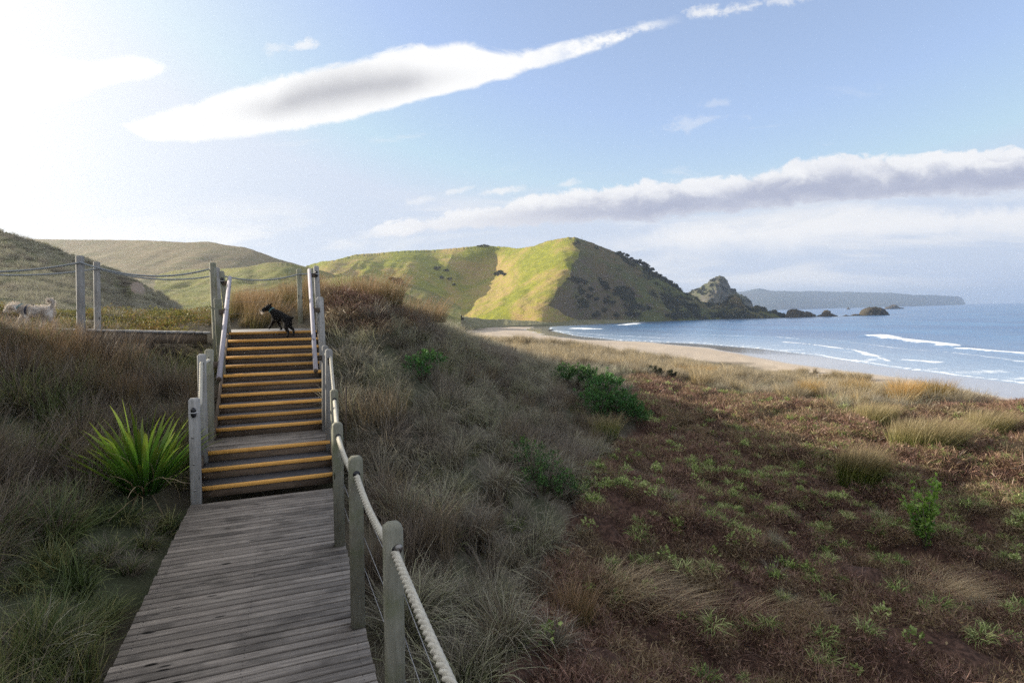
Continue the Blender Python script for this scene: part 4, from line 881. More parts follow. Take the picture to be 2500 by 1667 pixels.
# green bushes
def bush(px, py, D, lobes, label, name='green_bush', m_=None, L=.06, wd=.018, dens=.85, seed=0):
    p = gp(px, py, D); p[2] = float(ground_z(p[0], p[1])); root = empty(name, p); tag(root, label, 'bush', 'green bushes on the dune slope' if name == 'green_bush' else None)
    r = np.random.default_rng(seed); parts = []; mb = MB()
    for (dx, dz, R, h) in lobes:
        k = int(34*dens*R/.4); dy = r.uniform(-.25, .25)*R*2; c0 = p+[dx, dy, dz]
        for i in range(k):           # sprays of foliage, each a leafy shoot pointing out and up
            q = r.normal(size=3); q[2] = abs(q[2])*.9+.05; q /= np.linalg.norm(q); o_ = c0+q*[R, R, h]*(.55+.45*r.random()); sz = .13*(.7+.7*r.random())
            m = 46; ax = q+np.array([.2, 0, .55]); ax /= np.linalg.norm(ax); tt = r.random(m); off = r.normal(0, .35, (m, 3))*sz*(1.1-tt)[:, None]
            C_ = o_+ax*(tt*sz*1.5)[:, None]+off; parts.append(leaves(C_, ax+r.normal(0, .55, (m, 3)), L*1.15, wd*1.35, int(r.integers(1e6)), t=np.clip(.15+.75*tt*(.4+.6*q[2])+.15*r.random(m), 0, 1)))
            if i % 3 == 0: mb.tube([c0*.3+p*.7, (c0+o_)/2, o_], [.014, .009, .004], 5)
    veg('foliage', join(parts), m_ or B_bush, root); mb.build('stem', M['bark'], root); return root
bush(1410, 975, 20.5, [(0, .5, .62, .55), (.5, .35, .5, .45), (-.45, .6, .4, .4)], 'darker green bush on the slope, upper left one of two that touch', seed=1)
bush(1505, 1045, 18.2, [(-.7, .6, .65, .6), (-.15, .55, .7, .75), (.3, .35, .55, .55), (-.3, 1.15, .45, .45), (.6, .1, .4, .4), (-.75, .15, .5, .45)], 'big bright green bush at the slope foot, lower right one of two that touch', seed=2, dens=1.2)
bush(1032, 1010, 11.6, [(0, .25, .32, .34), (.16, .42, .22, .24)], 'small green bush half buried in pale grass high on the slope', seed=3, L=.04)
bush(1325, 1235, 9.6, [(-.2, .62, .26, .34), (.08, .32, .36, .38), (.36, .1, .26, .28), (-.24, .25, .3, .34)], 'pointed green bush lower on the slope above the brown heath', seed=4, L=.035, wd=.011)
bush(1600, 917, 31, [(-.3, .15, .6, .4), (.5, 0, .6, .4)], 'dark low shrub standing in the pale dune grass', 'dark_shrub', B_dark, .08, .03, .9, 5)
bush(1175, 822, 27, [(0, 0, .7, .45), (.9, -.2, .6, .4), (-.6, .1, .5, .4)], 'dark green shrub on the dune shoulder in front of the beach', 'dark_shrub', B_dark, .08, .03, .9, 6)
# flax
p = gp(345, 1175, 7.0); p[2] = float(ground_z(p[0], p[1]))-.02; p += [0, 0, .09]; fx = empty('flax_bush', p); tag(fx, 'spiky green flax with yellow-edged sword leaves, left of the lowest steps', 'flax')
r = np.random.default_rng(5)
def sword(p0, azm, th0, cv, Ln, wd, r):
    seg = 9; P = [np.array(p0)]; th = th0
    for i in range(seg): th_ = th0+cv*((i+.5)/seg)**2; P.append(P[-1]+np.array([np.sin(th_)*np.cos(azm), np.sin(th_)*np.sin(azm), np.cos(th_)])*Ln/seg)
    P = np.array(P); s = np.linspace(0, 1, seg+1); ra = azm+np.pi/2+r.normal(0, .5); sd = np.array([np.cos(ra), np.sin(ra), 0]); up = np.array([-np.cos(azm)*.5, -np.sin(azm)*.5, .6])
    w_ = wd*np.minimum(1, .35+s*2.2)*(1-s**4)*.5+.001
    V = np.stack([P-sd*w_[:, None]+up*w_[:, None]*.45, P, P+sd*w_[:, None]+up*w_[:, None]*.45], 1); return V
Vs, Fs, Ts, Rs = [], [], [], []; k = 0
for i in range(150):
    azm = r.uniform(0, 6.283); ring = r.random()**.7; th0 = .05+.66*ring+r.normal(0, .07); q = p+np.array([np.cos(azm)*.14*ring*1.6, np.sin(azm)*.12*ring, 0])
    V = sword(q, azm, th0, r.uniform(.05, .75)+.2*(r.random() < .15), r.uniform(.65, 1.25)*(1-.12*ring), r.uniform(.042, .066), r); n = len(V); I = np.arange(n*3).reshape(n, 3)+k
    Fs.append(np.stack([I[:-1, :2], I[:-1, 1:], I[1:, 1:], I[1:, :2]], 0).transpose(1, 2, 0)[..., [0, 1, 2, 3]].reshape(-1, 4)); Vs.append(V.reshape(-1, 3)); Ts.append(np.repeat(np.linspace(0, 1, n)**1.3, 3)); Rs.append(np.full(n*3, r.random())); k += n*3
Fs2 = []
k = 0
for V in Vs:
    n = len(V)//3; I = np.arange(n*3).reshape(n, 3)+k; Fs2.append(np.stack([I[:-1, 0], I[:-1, 1], I[1:, 1], I[1:, 0]], -1)); Fs2.append(np.stack([I[:-1, 1], I[:-1, 2], I[1:, 2], I[1:, 1]], -1)); k += n*3
veg('leaves', (np.concatenate(Vs), np.concatenate(Fs2), np.concatenate(Ts), np.concatenate(Rs)), B_flax, fx)
d = tuft(40, .9, .12, th0=.9, curl=1.1, w=.02, seg=6, seed=77); veg('dead_leaves', (d[0]+p, *d[1:]), B_straw, fx)
# leafy sapling
p = gp(2258, 1345, 11.0); p[2] = float(ground_z(p[0], p[1]))-.02; sp = empty('sapling', p); tag(sp, 'young shrub with glossy bright green leaves on several upright stems, standing in the hollow', 'sapling')
mb = MB(); parts = []; r = np.random.default_rng(9)
for i in range(15):
    azm = r.uniform(0, 6.28); sprd = r.uniform(.05, .52); H_ = r.uniform(.7, 1.42) if i else 1.5
    tip = p+np.array([np.cos(azm)*sprd, np.sin(azm)*sprd*.7, H_]); mid = p+np.array([np.cos(azm)*sprd*.35, np.sin(azm)*sprd*.3, H_*.55]); mb.tube([p+r.normal(0, .02, 3)*[1, 1, 0], mid, tip], [.013, .009, .004], 6)
    for j in range(17):
        f = r.uniform(.18, 1.0)**.8; c = p+(mid-p)*min(f/.55, 1) if f < .55 else mid+(tip-mid)*(f-.55)/.45; a = c+r.normal(0, .045, 3); m = 6; q = r.normal(size=(m, 3))*.8+[0, 0, .75]
        parts.append(leaves(np.repeat(a[None], m, 0), q, .085, .042, int(r.integers(1e6)), t=np.clip(f-.1+.3*r.random(m), 0, 1)))
veg('foliage', join(parts), B_sap, sp); mb.build('stem', M['bark'], sp)
# ---- trees and scrub on the headland
def tree_mesh(seed, R=3.2, H_=5.5, umb=0):
    r = np.random.default_rng(seed); root = bpy.data.objects.new('tree', None); mb = MB(); parts = []; k = 9
    for i in range(k):
        azm = r.uniform(0, 6.28); rad = R*(.15+.75*r.random()); c = np.array([np.cos(azm)*rad, np.sin(azm)*rad, H_*(.62+.3*r.random())-(rad/R)**2*H_*.12])
        mb.tube([np.zeros(3), np.array([c[0]*.25, c[1]*.25, H_*.35]), c], [.28, .17, .06], 6)
        q = r.normal(size=(150, 3)); q /= np.linalg.norm(q, axis=1)[:, None]; q[:, 2] = q[:, 2]*.8+.15; C_ = c+q*R*.42*(.5+.5*r.random((150, 1)))*[1, 1, .7]
        parts.append(leaves(C_, q+r.normal(0, .6, (150, 3)), .75, .5, int(r.integers(1e6)), t=np.clip(.3+.5*q[:, 2]+.2*r.random(150), 0, 1)))
    return join(parts), mb
TREES = []
for i in range(3):
    d, mb = tree_mesh(70+i); o1 = veg('crown', d, B_dark, link=False); V = np.concatenate(mb.V)
    o2 = mesh_obj('trunk', V, mb.F, M['bark'], link=False); TREES.append((o1, o2))
def put_tree(px, py, sc, label, group, T=None, D=None, k=0, lift=0):
    DD = D or float(np.exp(TM(px, py))); p = gp(px, py, DD); p[2] -= 1.0*sc-lift
    root = empty('tree', p); root.rotation_euler = (0, 0, random.uniform(0, 6.28)); root.scale = (sc, sc, sc*random.uniform(.85, 1.1)); tag(root, label, 'tree', group)
    for c in TREES[k % 3]:
        q = c.copy(); COL.objects.link(q); q.parent = root
for i, (px, py, sc) in enumerate([(1512,622,.8),(1520,625,.9),(1531,630,.95),(1541,636,.8),(1549,641,.9),(1561,646,1.25),(1570,650,1.3),(1578,657,1.2),(1584,664,1.1),(1590,664,1.0),(1600,672,.9),(1608,678,1.1),(1617,683,.9),(1627,690,.9),(1637,696,1.0),(1646,704,1.1),(1655,709,.9)]):
    put_tree(px, py, sc*.9, 'spreading dark tree standing on the skyline of the headland', 'skyline trees of the headland', k=i)
for i, (px, py, sc) in enumerate([(1222,672,1.35),(1214,674,1.1),(1230,675,1.0)]): put_tree(px, py, sc, 'tree of the dark clump alone on the sunlit face of the hill', 'dark clump on the sunlit hill', k=i)
for i, (px, py, sc) in enumerate([(1068,662,1.1),(1090,665,.9),(1078,682,.9),(1098,686,.8),(1108,700,.7),(1165,597,.0)]):
    if sc: put_tree(px, py, sc, 'tree in the shaded gully of the grassy ridge', 'trees in the shaded gully', k=i)
for i, (px, py, sc) in enumerate([(970,695,.9),(960,690,.8),(978,700,.8)]): put_tree(px, py, sc, 'tree on the pale spur in front of the grassy ridge', 'trees on the pale spur', k=i, D=340)
for i, (px, py, sc) in enumerate([(1400,690,1.1),(1412,695,1.3),(1425,700,1.1),(1472,705,1.4),(1481,710,1.0),(1390,688,.9),(1420,722,1.1),(1440,715,1.0),(1436,730,1.1),(1455,735,.9),(1480,742,1.0),(1495,745,1.0),(1535,772,1.0),(1545,774,1.1),(1555,775,1.0),(1405,730,.8),(1520,735,.9)]):
    put_tree(px, py, sc, 'tree on the shaded seaward flank of the headland', 'trees on the shaded flank', k=i)
for px, sc in ((1167, .45), (1175, .5), (1183, .55), (1190, .5)): put_tree(px, 603, sc*1.2, 'small tree of the clump on top of the long grassy ridge', 'clump on the ridge top', k=px)
for px, py, sc in ((1112, 776, .6), (1120, 779, .5), (1128, 783, .5)): put_tree(px, py, sc, 'small dark tree where the valley opens onto the beach', 'trees at the valley mouth', k=px, D=330)
# scrub over the seaward flank
scr = [veg('scrub_ball', leafball(90+i, 170, 2.2, 2.0, .9, .55), B_dark, link=False) for i in range(4)]
n = 9000; px = RNG.uniform(1395, 1928, n); py = RNG.uniform(585, 779, n); yt = np.interp(px, [a[0] for a in mt], [a[1] for a in mt])
den = fbm(px/26, py/22, 4)+np.clip((px-1540)/260, -.25, .75)+.12*(py < yt+26)*(px > 1450)
bxx = np.interp(py, [575, 598, 612, 650, 680, 702, 722, 745, 790], [1400, 1400, 1470, 1440, 1400, 1380, 1370, 1360, 1430])
mk = (py > yt+1.5) & (den > .12) & (px > bxx) & (py < 778-(px < 1640)*7)
px, py = px[mk], py[mk]; D_ = np.exp(TM(px, py)); Q = gps(px, py, D_); n = len(Q); print('scrub', n)
o = scatter('headland_scrub', scr, Q-[0, 0, 1.0], euler(rn(n, 0, 6.28), rn(n, -.1, .1), rn(n, -.1, .1)), rn(n, .5, 1.25))
# scattered dark tufts on the island
n = 500; px = RNG.uniform(1684, 1830, n); py = RNG.uniform(680, 745, n); yt = np.interp(px, [a[0] for a in it], [a[1] for a in it]); mk = (py > yt+1) & (fbm(px/10, py/8, 3) > .0)
Q = gps(px[mk], py[mk], np.exp(TI(px[mk], py[mk]))); n = len(Q); scatter('island_scrub', scr[:2], Q, euler(rn(n, 0, 6.28), rn(n, -.1, .1), rn(n, -.1, .1)), rn(n, .7, 1.2))

# tufts on the dune hill at the left
n = 5200; px = RNG.uniform(-20, 440, n); yt = np.interp(px, [-900, 0, 66, 116, 212, 288, 345, 398, 434, 455], [430, 561, 583, 600, 634, 663, 689, 721, 747, 760]); py = yt+(800-yt)*rn(n, 0, 1)**.9
mk = (py < 790) & (fbm(px/14, py/4.5, 3) > -.12) & (((px-338)/24)**2+((py-705)/20)**2 > 1); px, py = px[mk], py[mk]; Q = gps(px, py, np.exp(TD(px, py))); n = len(Q)
scatter('dune_hill_tussocks', dry[:5], Q-[0, 0, .15], euler(rn(n, 0, 6.28), *wind(n, .3, .15)), rn(n, .8, 1.5))
# ================================================================ dogs
def dog(name, J, E_, fur_m, skin_m, label, furn, furl, parts=None):
    """J: joint name -> (world point, radius); E_: edges; first joint is the pelvis"""
    names = list(J); P = np.array([J[k][0] for k in names]); R = [J[k][1] for k in names]; base = np.array([P[:, 0].mean(), P[:, 1].mean(), P[:, 2].min()])
    root = empty(name, base); tag(root, label, 'dog')
    me = bpy.data.meshes.new('body'); me.from_pydata([tuple(p-base) for p in P], [(names.index(a), names.index(b)) for a, b in E_], [])
    o = bpy.data.objects.new('body', me); COL.objects.link(o); o.parent = root
    sk = o.modifiers.new('skin', 'SKIN'); sk.use_smooth_shade = True; sk.branch_smoothing = .6
    for v, r_ in zip(me.skin_vertices[0].data, R): v.radius = (r_, r_) if np.isscalar(r_) else r_
    me.skin_vertices[0].data[0].use_root = True; sb = o.modifiers.new('sub', 'SUBSURF'); sb.levels = 2; sb.render_levels = 2; me.materials.append(skin_m)
    r = np.random.default_rng(4); C_, N_, L_ = [], [], []
    tot = sum(np.linalg.norm(J[a][0]-J[b][0])*(J[a][1]+J[b][1]) for a, b in E_)
    for a, b in E_:
        pa, ra, pb, rb = J[a][0], J[a][1], J[b][0], J[b][1]; k = int(furn*np.linalg.norm(pb-pa)*(ra+rb)/tot)+1; d = nrm(pb-pa)
        f = r.random((k, 1)); q = r.normal(size=(k, 3)); q -= (q@d)[:, None]*d; q /= np.linalg.norm(q, axis=1)[:, None]; rad = ra*(1-f)+rb*f
        C_.append(pa+(pb-pa)*f+q*rad*.86); N_.append(q*.8+r.normal(0, .35, (k, 3))+np.array([.25, 0, -.35]))
    C_ = np.concatenate(C_); N_ = np.concatenate(N_); veg('fur', leaves(C_, N_, furl, furl*.22, 3, t=r.random(len(C_))), fur_m, root); return root
m, t, b = mat('black_coat'); tc = t.node('ShaderNodeTexCoord').outputs['Object']
t.put(b.inputs['Base Color'], t.mix(t.step(t.noise(tc, 9, 4), .4, .7), (.006, .0055, .0055), (.016, .013, .012))); b.inputs['Roughness'].default_value = .85; b.inputs['Specular IOR Level'].default_value = .15; M['blackcoat'] = m
m, t, b = mat('grey_coat'); tc = t.node('ShaderNodeTexCoord').outputs['Object']
t.put(b.inputs['Base Color'], t.mix(t.step(t.noise(tc, 5, 3), .4, .6), (.66, .61, .55), (.40, .35, .30))); b.inputs['Roughness'].default_value = .8; M['greycoat'] = m
F_blk = blade('black_fur', (.008, .008, .008), (.012, .011, .011), (.03, .027, .026), var=(.035, .028, .025), trans=.1)
F_wht = blade('white_grey_fur', (.5, .46, .42), (.62, .58, .53), (.85, .82, .78), var=(.42, .36, .31), trans=.5)
M['collar'] = plain('collar_teal', (.10, .22, .22), .6); M['navy'] = plain('navy_harness', (.015, .02, .05), .6)
def bj(px, py, u, r): return (atup(px, py, u), r)
J = {'pelvis': bj(704, 781, 11.98, 0.1020), 'loin': bj(694, 775, 12.04, 0.1056), 'rib': bj(683, 771, 12.10, 0.1218), 'chest': bj(674, 767, 12.16, 0.1144), 'neck': bj(666, 760, 12.2, 0.0746), 'nape': bj(660, 754, 12.22, 0.0647),
     'skull': bj(654, 751, 12.23, 0.0696), 'brow': bj(648.5, 753, 12.23, 0.0572), 'muzzle': bj(642.5, 758.5, 12.23, 0.0448), 'nose': bj(638, 758.5, 12.23, 0.0323),
     'ear1': bj(658, 746, 12.19, 0.0249), 'ear1t': bj(664, 740.5, 12.17, 0.0087), 'ear2': bj(654, 746, 12.27, 0.0249), 'ear2t': bj(657, 741.5, 12.3, 0.0087),
     'tail1': bj(710.5, 777.5, 11.95, 0.0310), 'tail2': bj(714, 775, 11.94, 0.0223), 'tail3': bj(717.5, 774, 11.93, 0.0112),
     'sh1': bj(670, 777, 12.12, 0.0559), 'el1': bj(666, 788, 12.14, 0.0348), 'wr1': bj(660, 797, 12.2, 0.0237), 'pw1': bj(656, 802.5, 12.25, 0.0249),
     'sh2': bj(676, 778, 12.2, 0.0559), 'el2': bj(681, 790, 12.22, 0.0348), 'wr2': bj(684, 799, 12.2, 0.0237), 'pw2': bj(687.5, 804.5, 12.12, 0.0249),
     'th1': bj(700, 791, 11.92, 0.0746), 'kn1': bj(697, 800, 11.88, 0.0448), 'hk1': bj(704, 811, 11.88, 0.0249), 'pt1': bj(702.5, 821, 11.86, 0.0211), 'tp1': bj(699.5, 823.5, 11.86, 0.0211),
     'th2': bj(709, 789, 12.0, 0.0683), 'kn2': bj(708, 798, 11.97, 0.0422), 'hk2': bj(716, 804, 11.95, 0.0249), 'pt2': bj(717, 814, 11.93, 0.0211), 'tp2': bj(715, 820, 11.92, 0.0211)}
ED = [('pelvis','loin'),('loin','rib'),('rib','chest'),('chest','neck'),('neck','nape'),('nape','skull'),('skull','brow'),('brow','muzzle'),('muzzle','nose'),('skull','ear1'),('ear1','ear1t'),('skull','ear2'),('ear2','ear2t'),
      ('pelvis','tail1'),('tail1','tail2'),('tail2','tail3'),('chest','sh1'),('sh1','el1'),('el1','wr1'),('wr1','pw1'),('chest','sh2'),('sh2','el2'),('el2','wr2'),('wr2','pw2'),
      ('pelvis','th1'),('th1','kn1'),('kn1','hk1'),('hk1','pt1'),('pt1','tp1'),('pelvis','th2'),('th2','kn2'),('kn2','hk2'),('hk2','pt2'),('pt2','tp2')]
bd = dog('dog', J, ED, F_blk, M['blackcoat'], 'small black wire-haired dog with a blue-green collar stepping from the top step onto the landing', 3600, .013)
a, b_ = J['neck'][0], J['nape'][0]; d = nrm(b_-a); c = (a+b_)/2; mb = MB(); mb.tube([c-d*.012, c+d*.012], .066, 18, cap=False); mb.build('collar', M['collar'], bd, smooth=True)
def eye(par, P, r_=.007):
    mb = MB(); mb.tube([P+ZB*q*r_ for q in (-1, -.6, 0, .6, 1)], [r_*.1, r_*.8, r_, r_*.8, r_*.1], 8); mb.build('eye', M['black'], par, smooth=True)
eye(bd, atup(648, 751.5, 12.17)); mb = MB(); q = J['nose'][0]-VW*.026; mb.tube([q-VW*.006, q, q+VW*.01], [.006, .012, .012], 8); mb.build('nose', M['black'], bd, smooth=True)
# pale muzzle hair
r = np.random.default_rng(8); n = 80; C_ = atup(641, 761.5, 12.2)+r.normal(0, .016, (n, 3)); veg('beard', leaves(C_, r.normal(0, .4, (n, 3))+[-.3, 0, -.8], .035, .006, 2, t=r.random(n)), F_wht, bd)
Dd = 10.25
def wj(px, py, dd, r): return (gp(px, py, Dd+dd), r)
J = {'pelvis': wj(120, 757, 0, .095), 'loin': wj(108, 757, 0, .092), 'rib': wj(90, 759, 0, .105), 'chest': wj(70, 759, 0, .108), 'neck': wj(56, 755, 0, .085), 'nape': wj(46, 750, 0, .075), 'skull': wj(34, 746, 0, .075), 'brow': wj(25, 749, 0, .062),
     'muzzle': wj(18, 757, 0, .044), 'nose': wj(14, 762, 0, .032), 'ear1': wj(38, 750, -.07, .028), 'ear1t': wj(41, 760, -.09, .016), 'ear2': wj(37, 750, .07, .028), 'ear2t': wj(40, 759, .09, .016),
     'tail1': wj(126, 748, 0, .034), 'tail2': wj(129.5, 740, 0, .03), 'tail3': wj(127, 732, 0, .03), 'tail4': wj(120, 730, 0, .03), 'tail5': wj(116, 735, 0, .027), 'tail6': wj(119, 740, 0, .02),
     'sh1': wj(64, 770, -.07, .05), 'el1': wj(68, 781, -.08, .034), 'wr1': wj(66, 791, -.08, .025), 'pw1': wj(63, 799, -.08, .026), 'sh2': wj(58, 769, .07, .05), 'el2': wj(50, 780, .08, .034), 'wr2': wj(44, 789, .08, .025), 'pw2': wj(41, 797, .08, .026),
     'th1': wj(122, 769, -.06, .066), 'kn1': wj(122, 780, -.07, .038), 'hk1': wj(135, 787, -.07, .023), 'pt1': wj(132, 797, -.07, .02), 'tp1': wj(129, 800, -.07, .021), 'th2': wj(114, 769, .06, .066), 'kn2': wj(104, 780, .07, .038), 'hk2': wj(106, 790, .07, .023), 'pt2': wj(100, 797, .07, .02), 'tp2': wj(97, 799, .07, .021)}
E2_ = [e for e in ED if e[1] not in ('tail3',)]+[('tail2','tail3'),('tail3','tail4'),('tail4','tail5'),('tail5','tail6')]
wd_ = dog('dog', J, E2_, F_wht, M['greycoat'], 'curly-tailed pale grey and white dog walking left on the upper boardwalk', 5200, .032)
a, b_ = J['rib'][0], J['chest'][0]; d = nrm(b_-a); c = a*.25+b_*.75; mb = MB(); mb.tube([c-d*.022, c+d*.022], .124, 22, cap=False); mb.build('harness', M['navy'], wd_, smooth=True)
a, b_ = J['neck'][0], J['nape'][0]; d = nrm(b_-a); c = (a+b_)/2; mb = MB(); mb.tube([c-d*.012, c+d*.012], .092, 18, cap=False); mb.build('collar', M['collar'], wd_, smooth=True)
eye(wd_, gp(24, 747.5, Dd-.055), .01); q = J['nose'][0]; mb = MB(); mb.tube([q+[-.04, 0, 0], q+[-.03, 0, 0], q+[-.01, 0, 0]], [.008, .017, .016], 8); mb.build('nose', M['black'], wd_, smooth=True)
# ================================================================ light, sky, air, camera
SUN_AZ, SUN_EL = math.radians(-74), math.radians(19)
sd_ = Vector((math.sin(SUN_AZ)*math.cos(SUN_EL), math.cos(SUN_AZ)*math.cos(SUN_EL), math.sin(SUN_EL)))
L = bpy.data.lights.new('sun', 'SUN'); L.energy = 4.9; L.angle = math.radians(.5); L.color = (1, .90, .74); lo = bpy.data.objects.new('sun', L); COL.objects.link(lo)
lo.rotation_euler = sd_.to_track_quat('Z', 'Y').to_euler()
wd = bpy.data.worlds.new('World'); S.world = wd; wd.use_nodes = True; t = NT(wd.node_tree); t.n.clear()
out = t.node('ShaderNodeOutputWorld'); bg = t.node('ShaderNodeBackground'); t.link(bg.outputs[0], out.inputs[0]); bg.inputs[1].default_value = SKY_STR
sky = t.node('ShaderNodeTexSky', sky_type='NISHITA'); sky.sun_disc = False; sky.sun_elevation = SUN_EL; sky.sun_rotation = SUN_AZ; sky.air_density = 1.0; sky.dust_density = .5; sky.ozone_density = 2.0; sky.altitude = 0
dirn = t.node('ShaderNodeTexCoord').outputs['Generated']; sx = t.node('ShaderNodeSeparateXYZ'); t.put(sx.inputs[0], dirn)
dy = t.m('MAXIMUM', sx.outputs[1], .05); gx_ = t.m('DIVIDE', sx.outputs[0], dy); gz_ = t.m('DIVIDE', sx.outputs[2], dy)
def fc(pts):                                 # an edge of a cloud bank: height over bearing
    n = t.node('ShaderNodeFloatCurve'); q = []
    for px, py in pts: d = rayw(px, py); q.append(((d[0]+1.3)/2.8, (d[2]+.2)/1.2))
    q.sort(); c = n.mapping.curves[0]; n.mapping.use_clip = False
    while len(c.points) < len(q): c.points.new(.5, .5)
    for p_, (a, b) in zip(c.points, q): p_.location = (a, b); p_.handle_type = 'AUTO'
    n.mapping.extend = 'HORIZONTAL'; n.mapping.update(); t.put(n.inputs['Value'], t.m('DIVIDE', t.m('ADD', gx_, 1.3), 2.8))
    return t.m('SUBTRACT', t.m('MULTIPLY', n.outputs[0], 1.2), .2)
cv = t.node('ShaderNodeCombineXYZ'); t.put(cv.inputs[0], gx_); t.put(cv.inputs[1], gz_); gv = cv.outputs[0]
rot = math.radians(-14)
def fade(a0, a1, b0, b1): # along bearing in photo columns at the horizon
    f = lambda p: (p-1250)/F
    return t.m('MULTIPLY', t.step(gx_, f(a0), f(a1)), t.m('SUBTRACT', 1, t.step(gx_, f(b0), f(b1))))
def bank(top, bot, a, soft_t, soft_b, sc, amp, seed=0, fd=None, fine=.35):
    n1 = t.m('SUBTRACT', t.noise(t.mapv(gv, (sc, sc*1.6, 1), loc=(seed, seed*.7, 0)), 1, 9, .68, .5), .5)
    nn = t.m('MULTIPLY', n1, amp); up, lo_ = fc(top), fc(bot)
    dt = t.m('ADD', t.m('SUBTRACT', up, gz_), nn); db = t.m('ADD', t.m('SUBTRACT', gz_, lo_), t.m('MULTIPLY', nn, .7))
    d = t.m('MULTIPLY', t.step(dt, 0, soft_t), t.step(db, 0, soft_b))
    if fd is not None: d = t.m('MULTIPLY', d, fd)
    th = t.m('MAXIMUM', t.m('SUBTRACT', up, lo_), .004); rel = t.m('DIVIDE', t.m('SUBTRACT', gz_, lo_), th)
    return d, rel, n1, dt, db
BL = 1.0/(SKY_STR*2**EXPO)
def c_(v, k=1.0): return tuple(x*k*BL for x in v)
col = sky.outputs[0]
# the sky as the exposure sees it, a little bluer and cleaner away from the sun
vm = t.node('ShaderNodeVectorMath', operation='SCALE'); t.put(vm.inputs[0], col); vm.inputs['Scale'].default_value = SKYK; col = vm.outputs[0]
col = t.mix(1.0, col, (1.08, .98, 1.0), 'MULTIPLY'); mn = t.node('ShaderNodeVectorMath', operation='MINIMUM'); t.put(mn.inputs[0], col); mn.inputs[1].default_value = c_((.66, .75, .90)); col = t.mix(.24, mn.outputs[0], c_((.62, .70, .86)))
# bright veil of thin high cloud round the sun
dt_ = t.node('ShaderNodeVectorMath', operation='DOT_PRODUCT'); t.put(dt_.inputs[0], dirn); dt_.inputs[1].default_value = sd_
cosang = dt_.outputs['Value']; glow = t.m('POWER', t.m('MAXIMUM', cosang, 0), 9.0); glow2 = t.m('POWER', t.m('MAXIMUM', cosang, 0), 3.0)
hz = t.m('SUBTRACT', 1, t.step(t.m('ABSOLUTE', sx.outputs[2]), 0, .42))
veil = t.m('POWER', t.m('MAXIMUM', t.m('DIVIDE', t.m('SUBTRACT', cosang, .32), .60), 0), 3.7, clamp=True)
col = t.mix(veil, col, c_((1.12, 1.10, 1.06)))
# pale band of low haze
hb = t.m('MULTIPLY', t.m('SUBTRACT', 1, t.step(gz_, -.02, .30)), .7); col = t.mix(hb, col, c_((.64, .71, .83)))
# streaky low cirrus
st1 = t.noise(t.mapv(gv, (2.2, 15, 1), rot=(0, 0, math.radians(-4))), 1, 7, .6, .5); st2 = t.noise(t.mapv(gv, (1.0, 3, 1), loc=(3, 1, 0)), 1, 4, .5)
band = t.m('MULTIPLY', t.step(gz_, .015, .05), t.m('SUBTRACT', 1, t.step(gz_, .13, .26)))
cir = t.m('MULTIPLY', t.m('MULTIPLY', t.step(t.m('ADD', st1, t.m('MULTIPLY', t.m('SUBTRACT', st2, .5), .5)), .42, .62), band), .95)
col = t.mix(cir, col, c_((.90, .91, .93)))
st3 = t.noise(t.mapv(gv, (5, 24, 1), rot=(0, 0, math.radians(-10)), loc=(7, 2, 0)), 1, 6, .65, .4)
wis = t.m('MULTIPLY', t.m('MULTIPLY', t.step(st3, .60, .74), t.m('MULTIPLY', t.step(gz_, .10, .2), t.m('SUBTRACT', 1, t.step(gz_, .30, .42)))), .4); col = t.mix(wis, col, c_((.85, .88, .93)))
tb2 = [(1200,575),(1350,566),(1500,560),(1700,535),(1900,515),(2100,500),(2500,486),(2700,480)]; bb2 = [(1200,640),(1500,650),(1800,640),(2100,625),(2500,600),(2700,600)]
d, rel, n1, dT, dB = bank(tb2, bb2, 0, .03, .05, 7, .09, 11, fade(1380, 1700, 2900, 3200)); br2 = t.noise(t.mapv(gv, (4, 17, 1), rot=(0, 0, math.radians(-5))), 1, 7, .65, .6)
col = t.mix(t.m('MULTIPLY', t.m('MULTIPLY', d, t.step(br2, .32, .50)), .95), col, c_((.96, .96, .97)))
# long low cloud bank over the sea
tb = [(700,590),(870,556),(950,538),(1010,526),(1169,503),(1329,466),(1488,450),(1648,434),(1807,424),(1913,402),(1998,376),(2232,370),(2500,354),(2700,340)]
bb = [(700,592),(870,592),(950,586),(1063,572),(1275,558),(1435,549),(1594,542),(1807,521),(2020,500),(2232,489),(2500,478),(2700,470)]
d, rel, n1, dT, dB = bank(tb, bb, 0, .010, .010, 15, .060, 2, fade(860, 960, 2900, 3200))
sh_ = t.m('SUBTRACT', 1, t.step(t.m('ADD', t.m('ADD', rel, t.m('MULTIPLY', n1, .9)), 0), .36, .84)); sh_ = t.m('MULTIPLY', sh_, t.step(gx_, -.25, .25))
cc = t.mix(sh_, c_((.97, .97, .98)), c_((.46, .49, .62))); n2_ = t.noise(t.mapv(gv, (9, 22, 1)), 1, 6, .6); cc = t.mix(t.m('MULTIPLY', t.step(n2_, .4, .7), .28), cc, c_((.72, .74, .83)))
cc = t.mix(t.m('MULTIPLY', t.m('SUBTRACT', 1, t.step(dB, 0, .022)), .6), cc, c_((.80, .81, .87)))
col = t.mix(t.m('MULTIPLY', d, .97), col, cc)
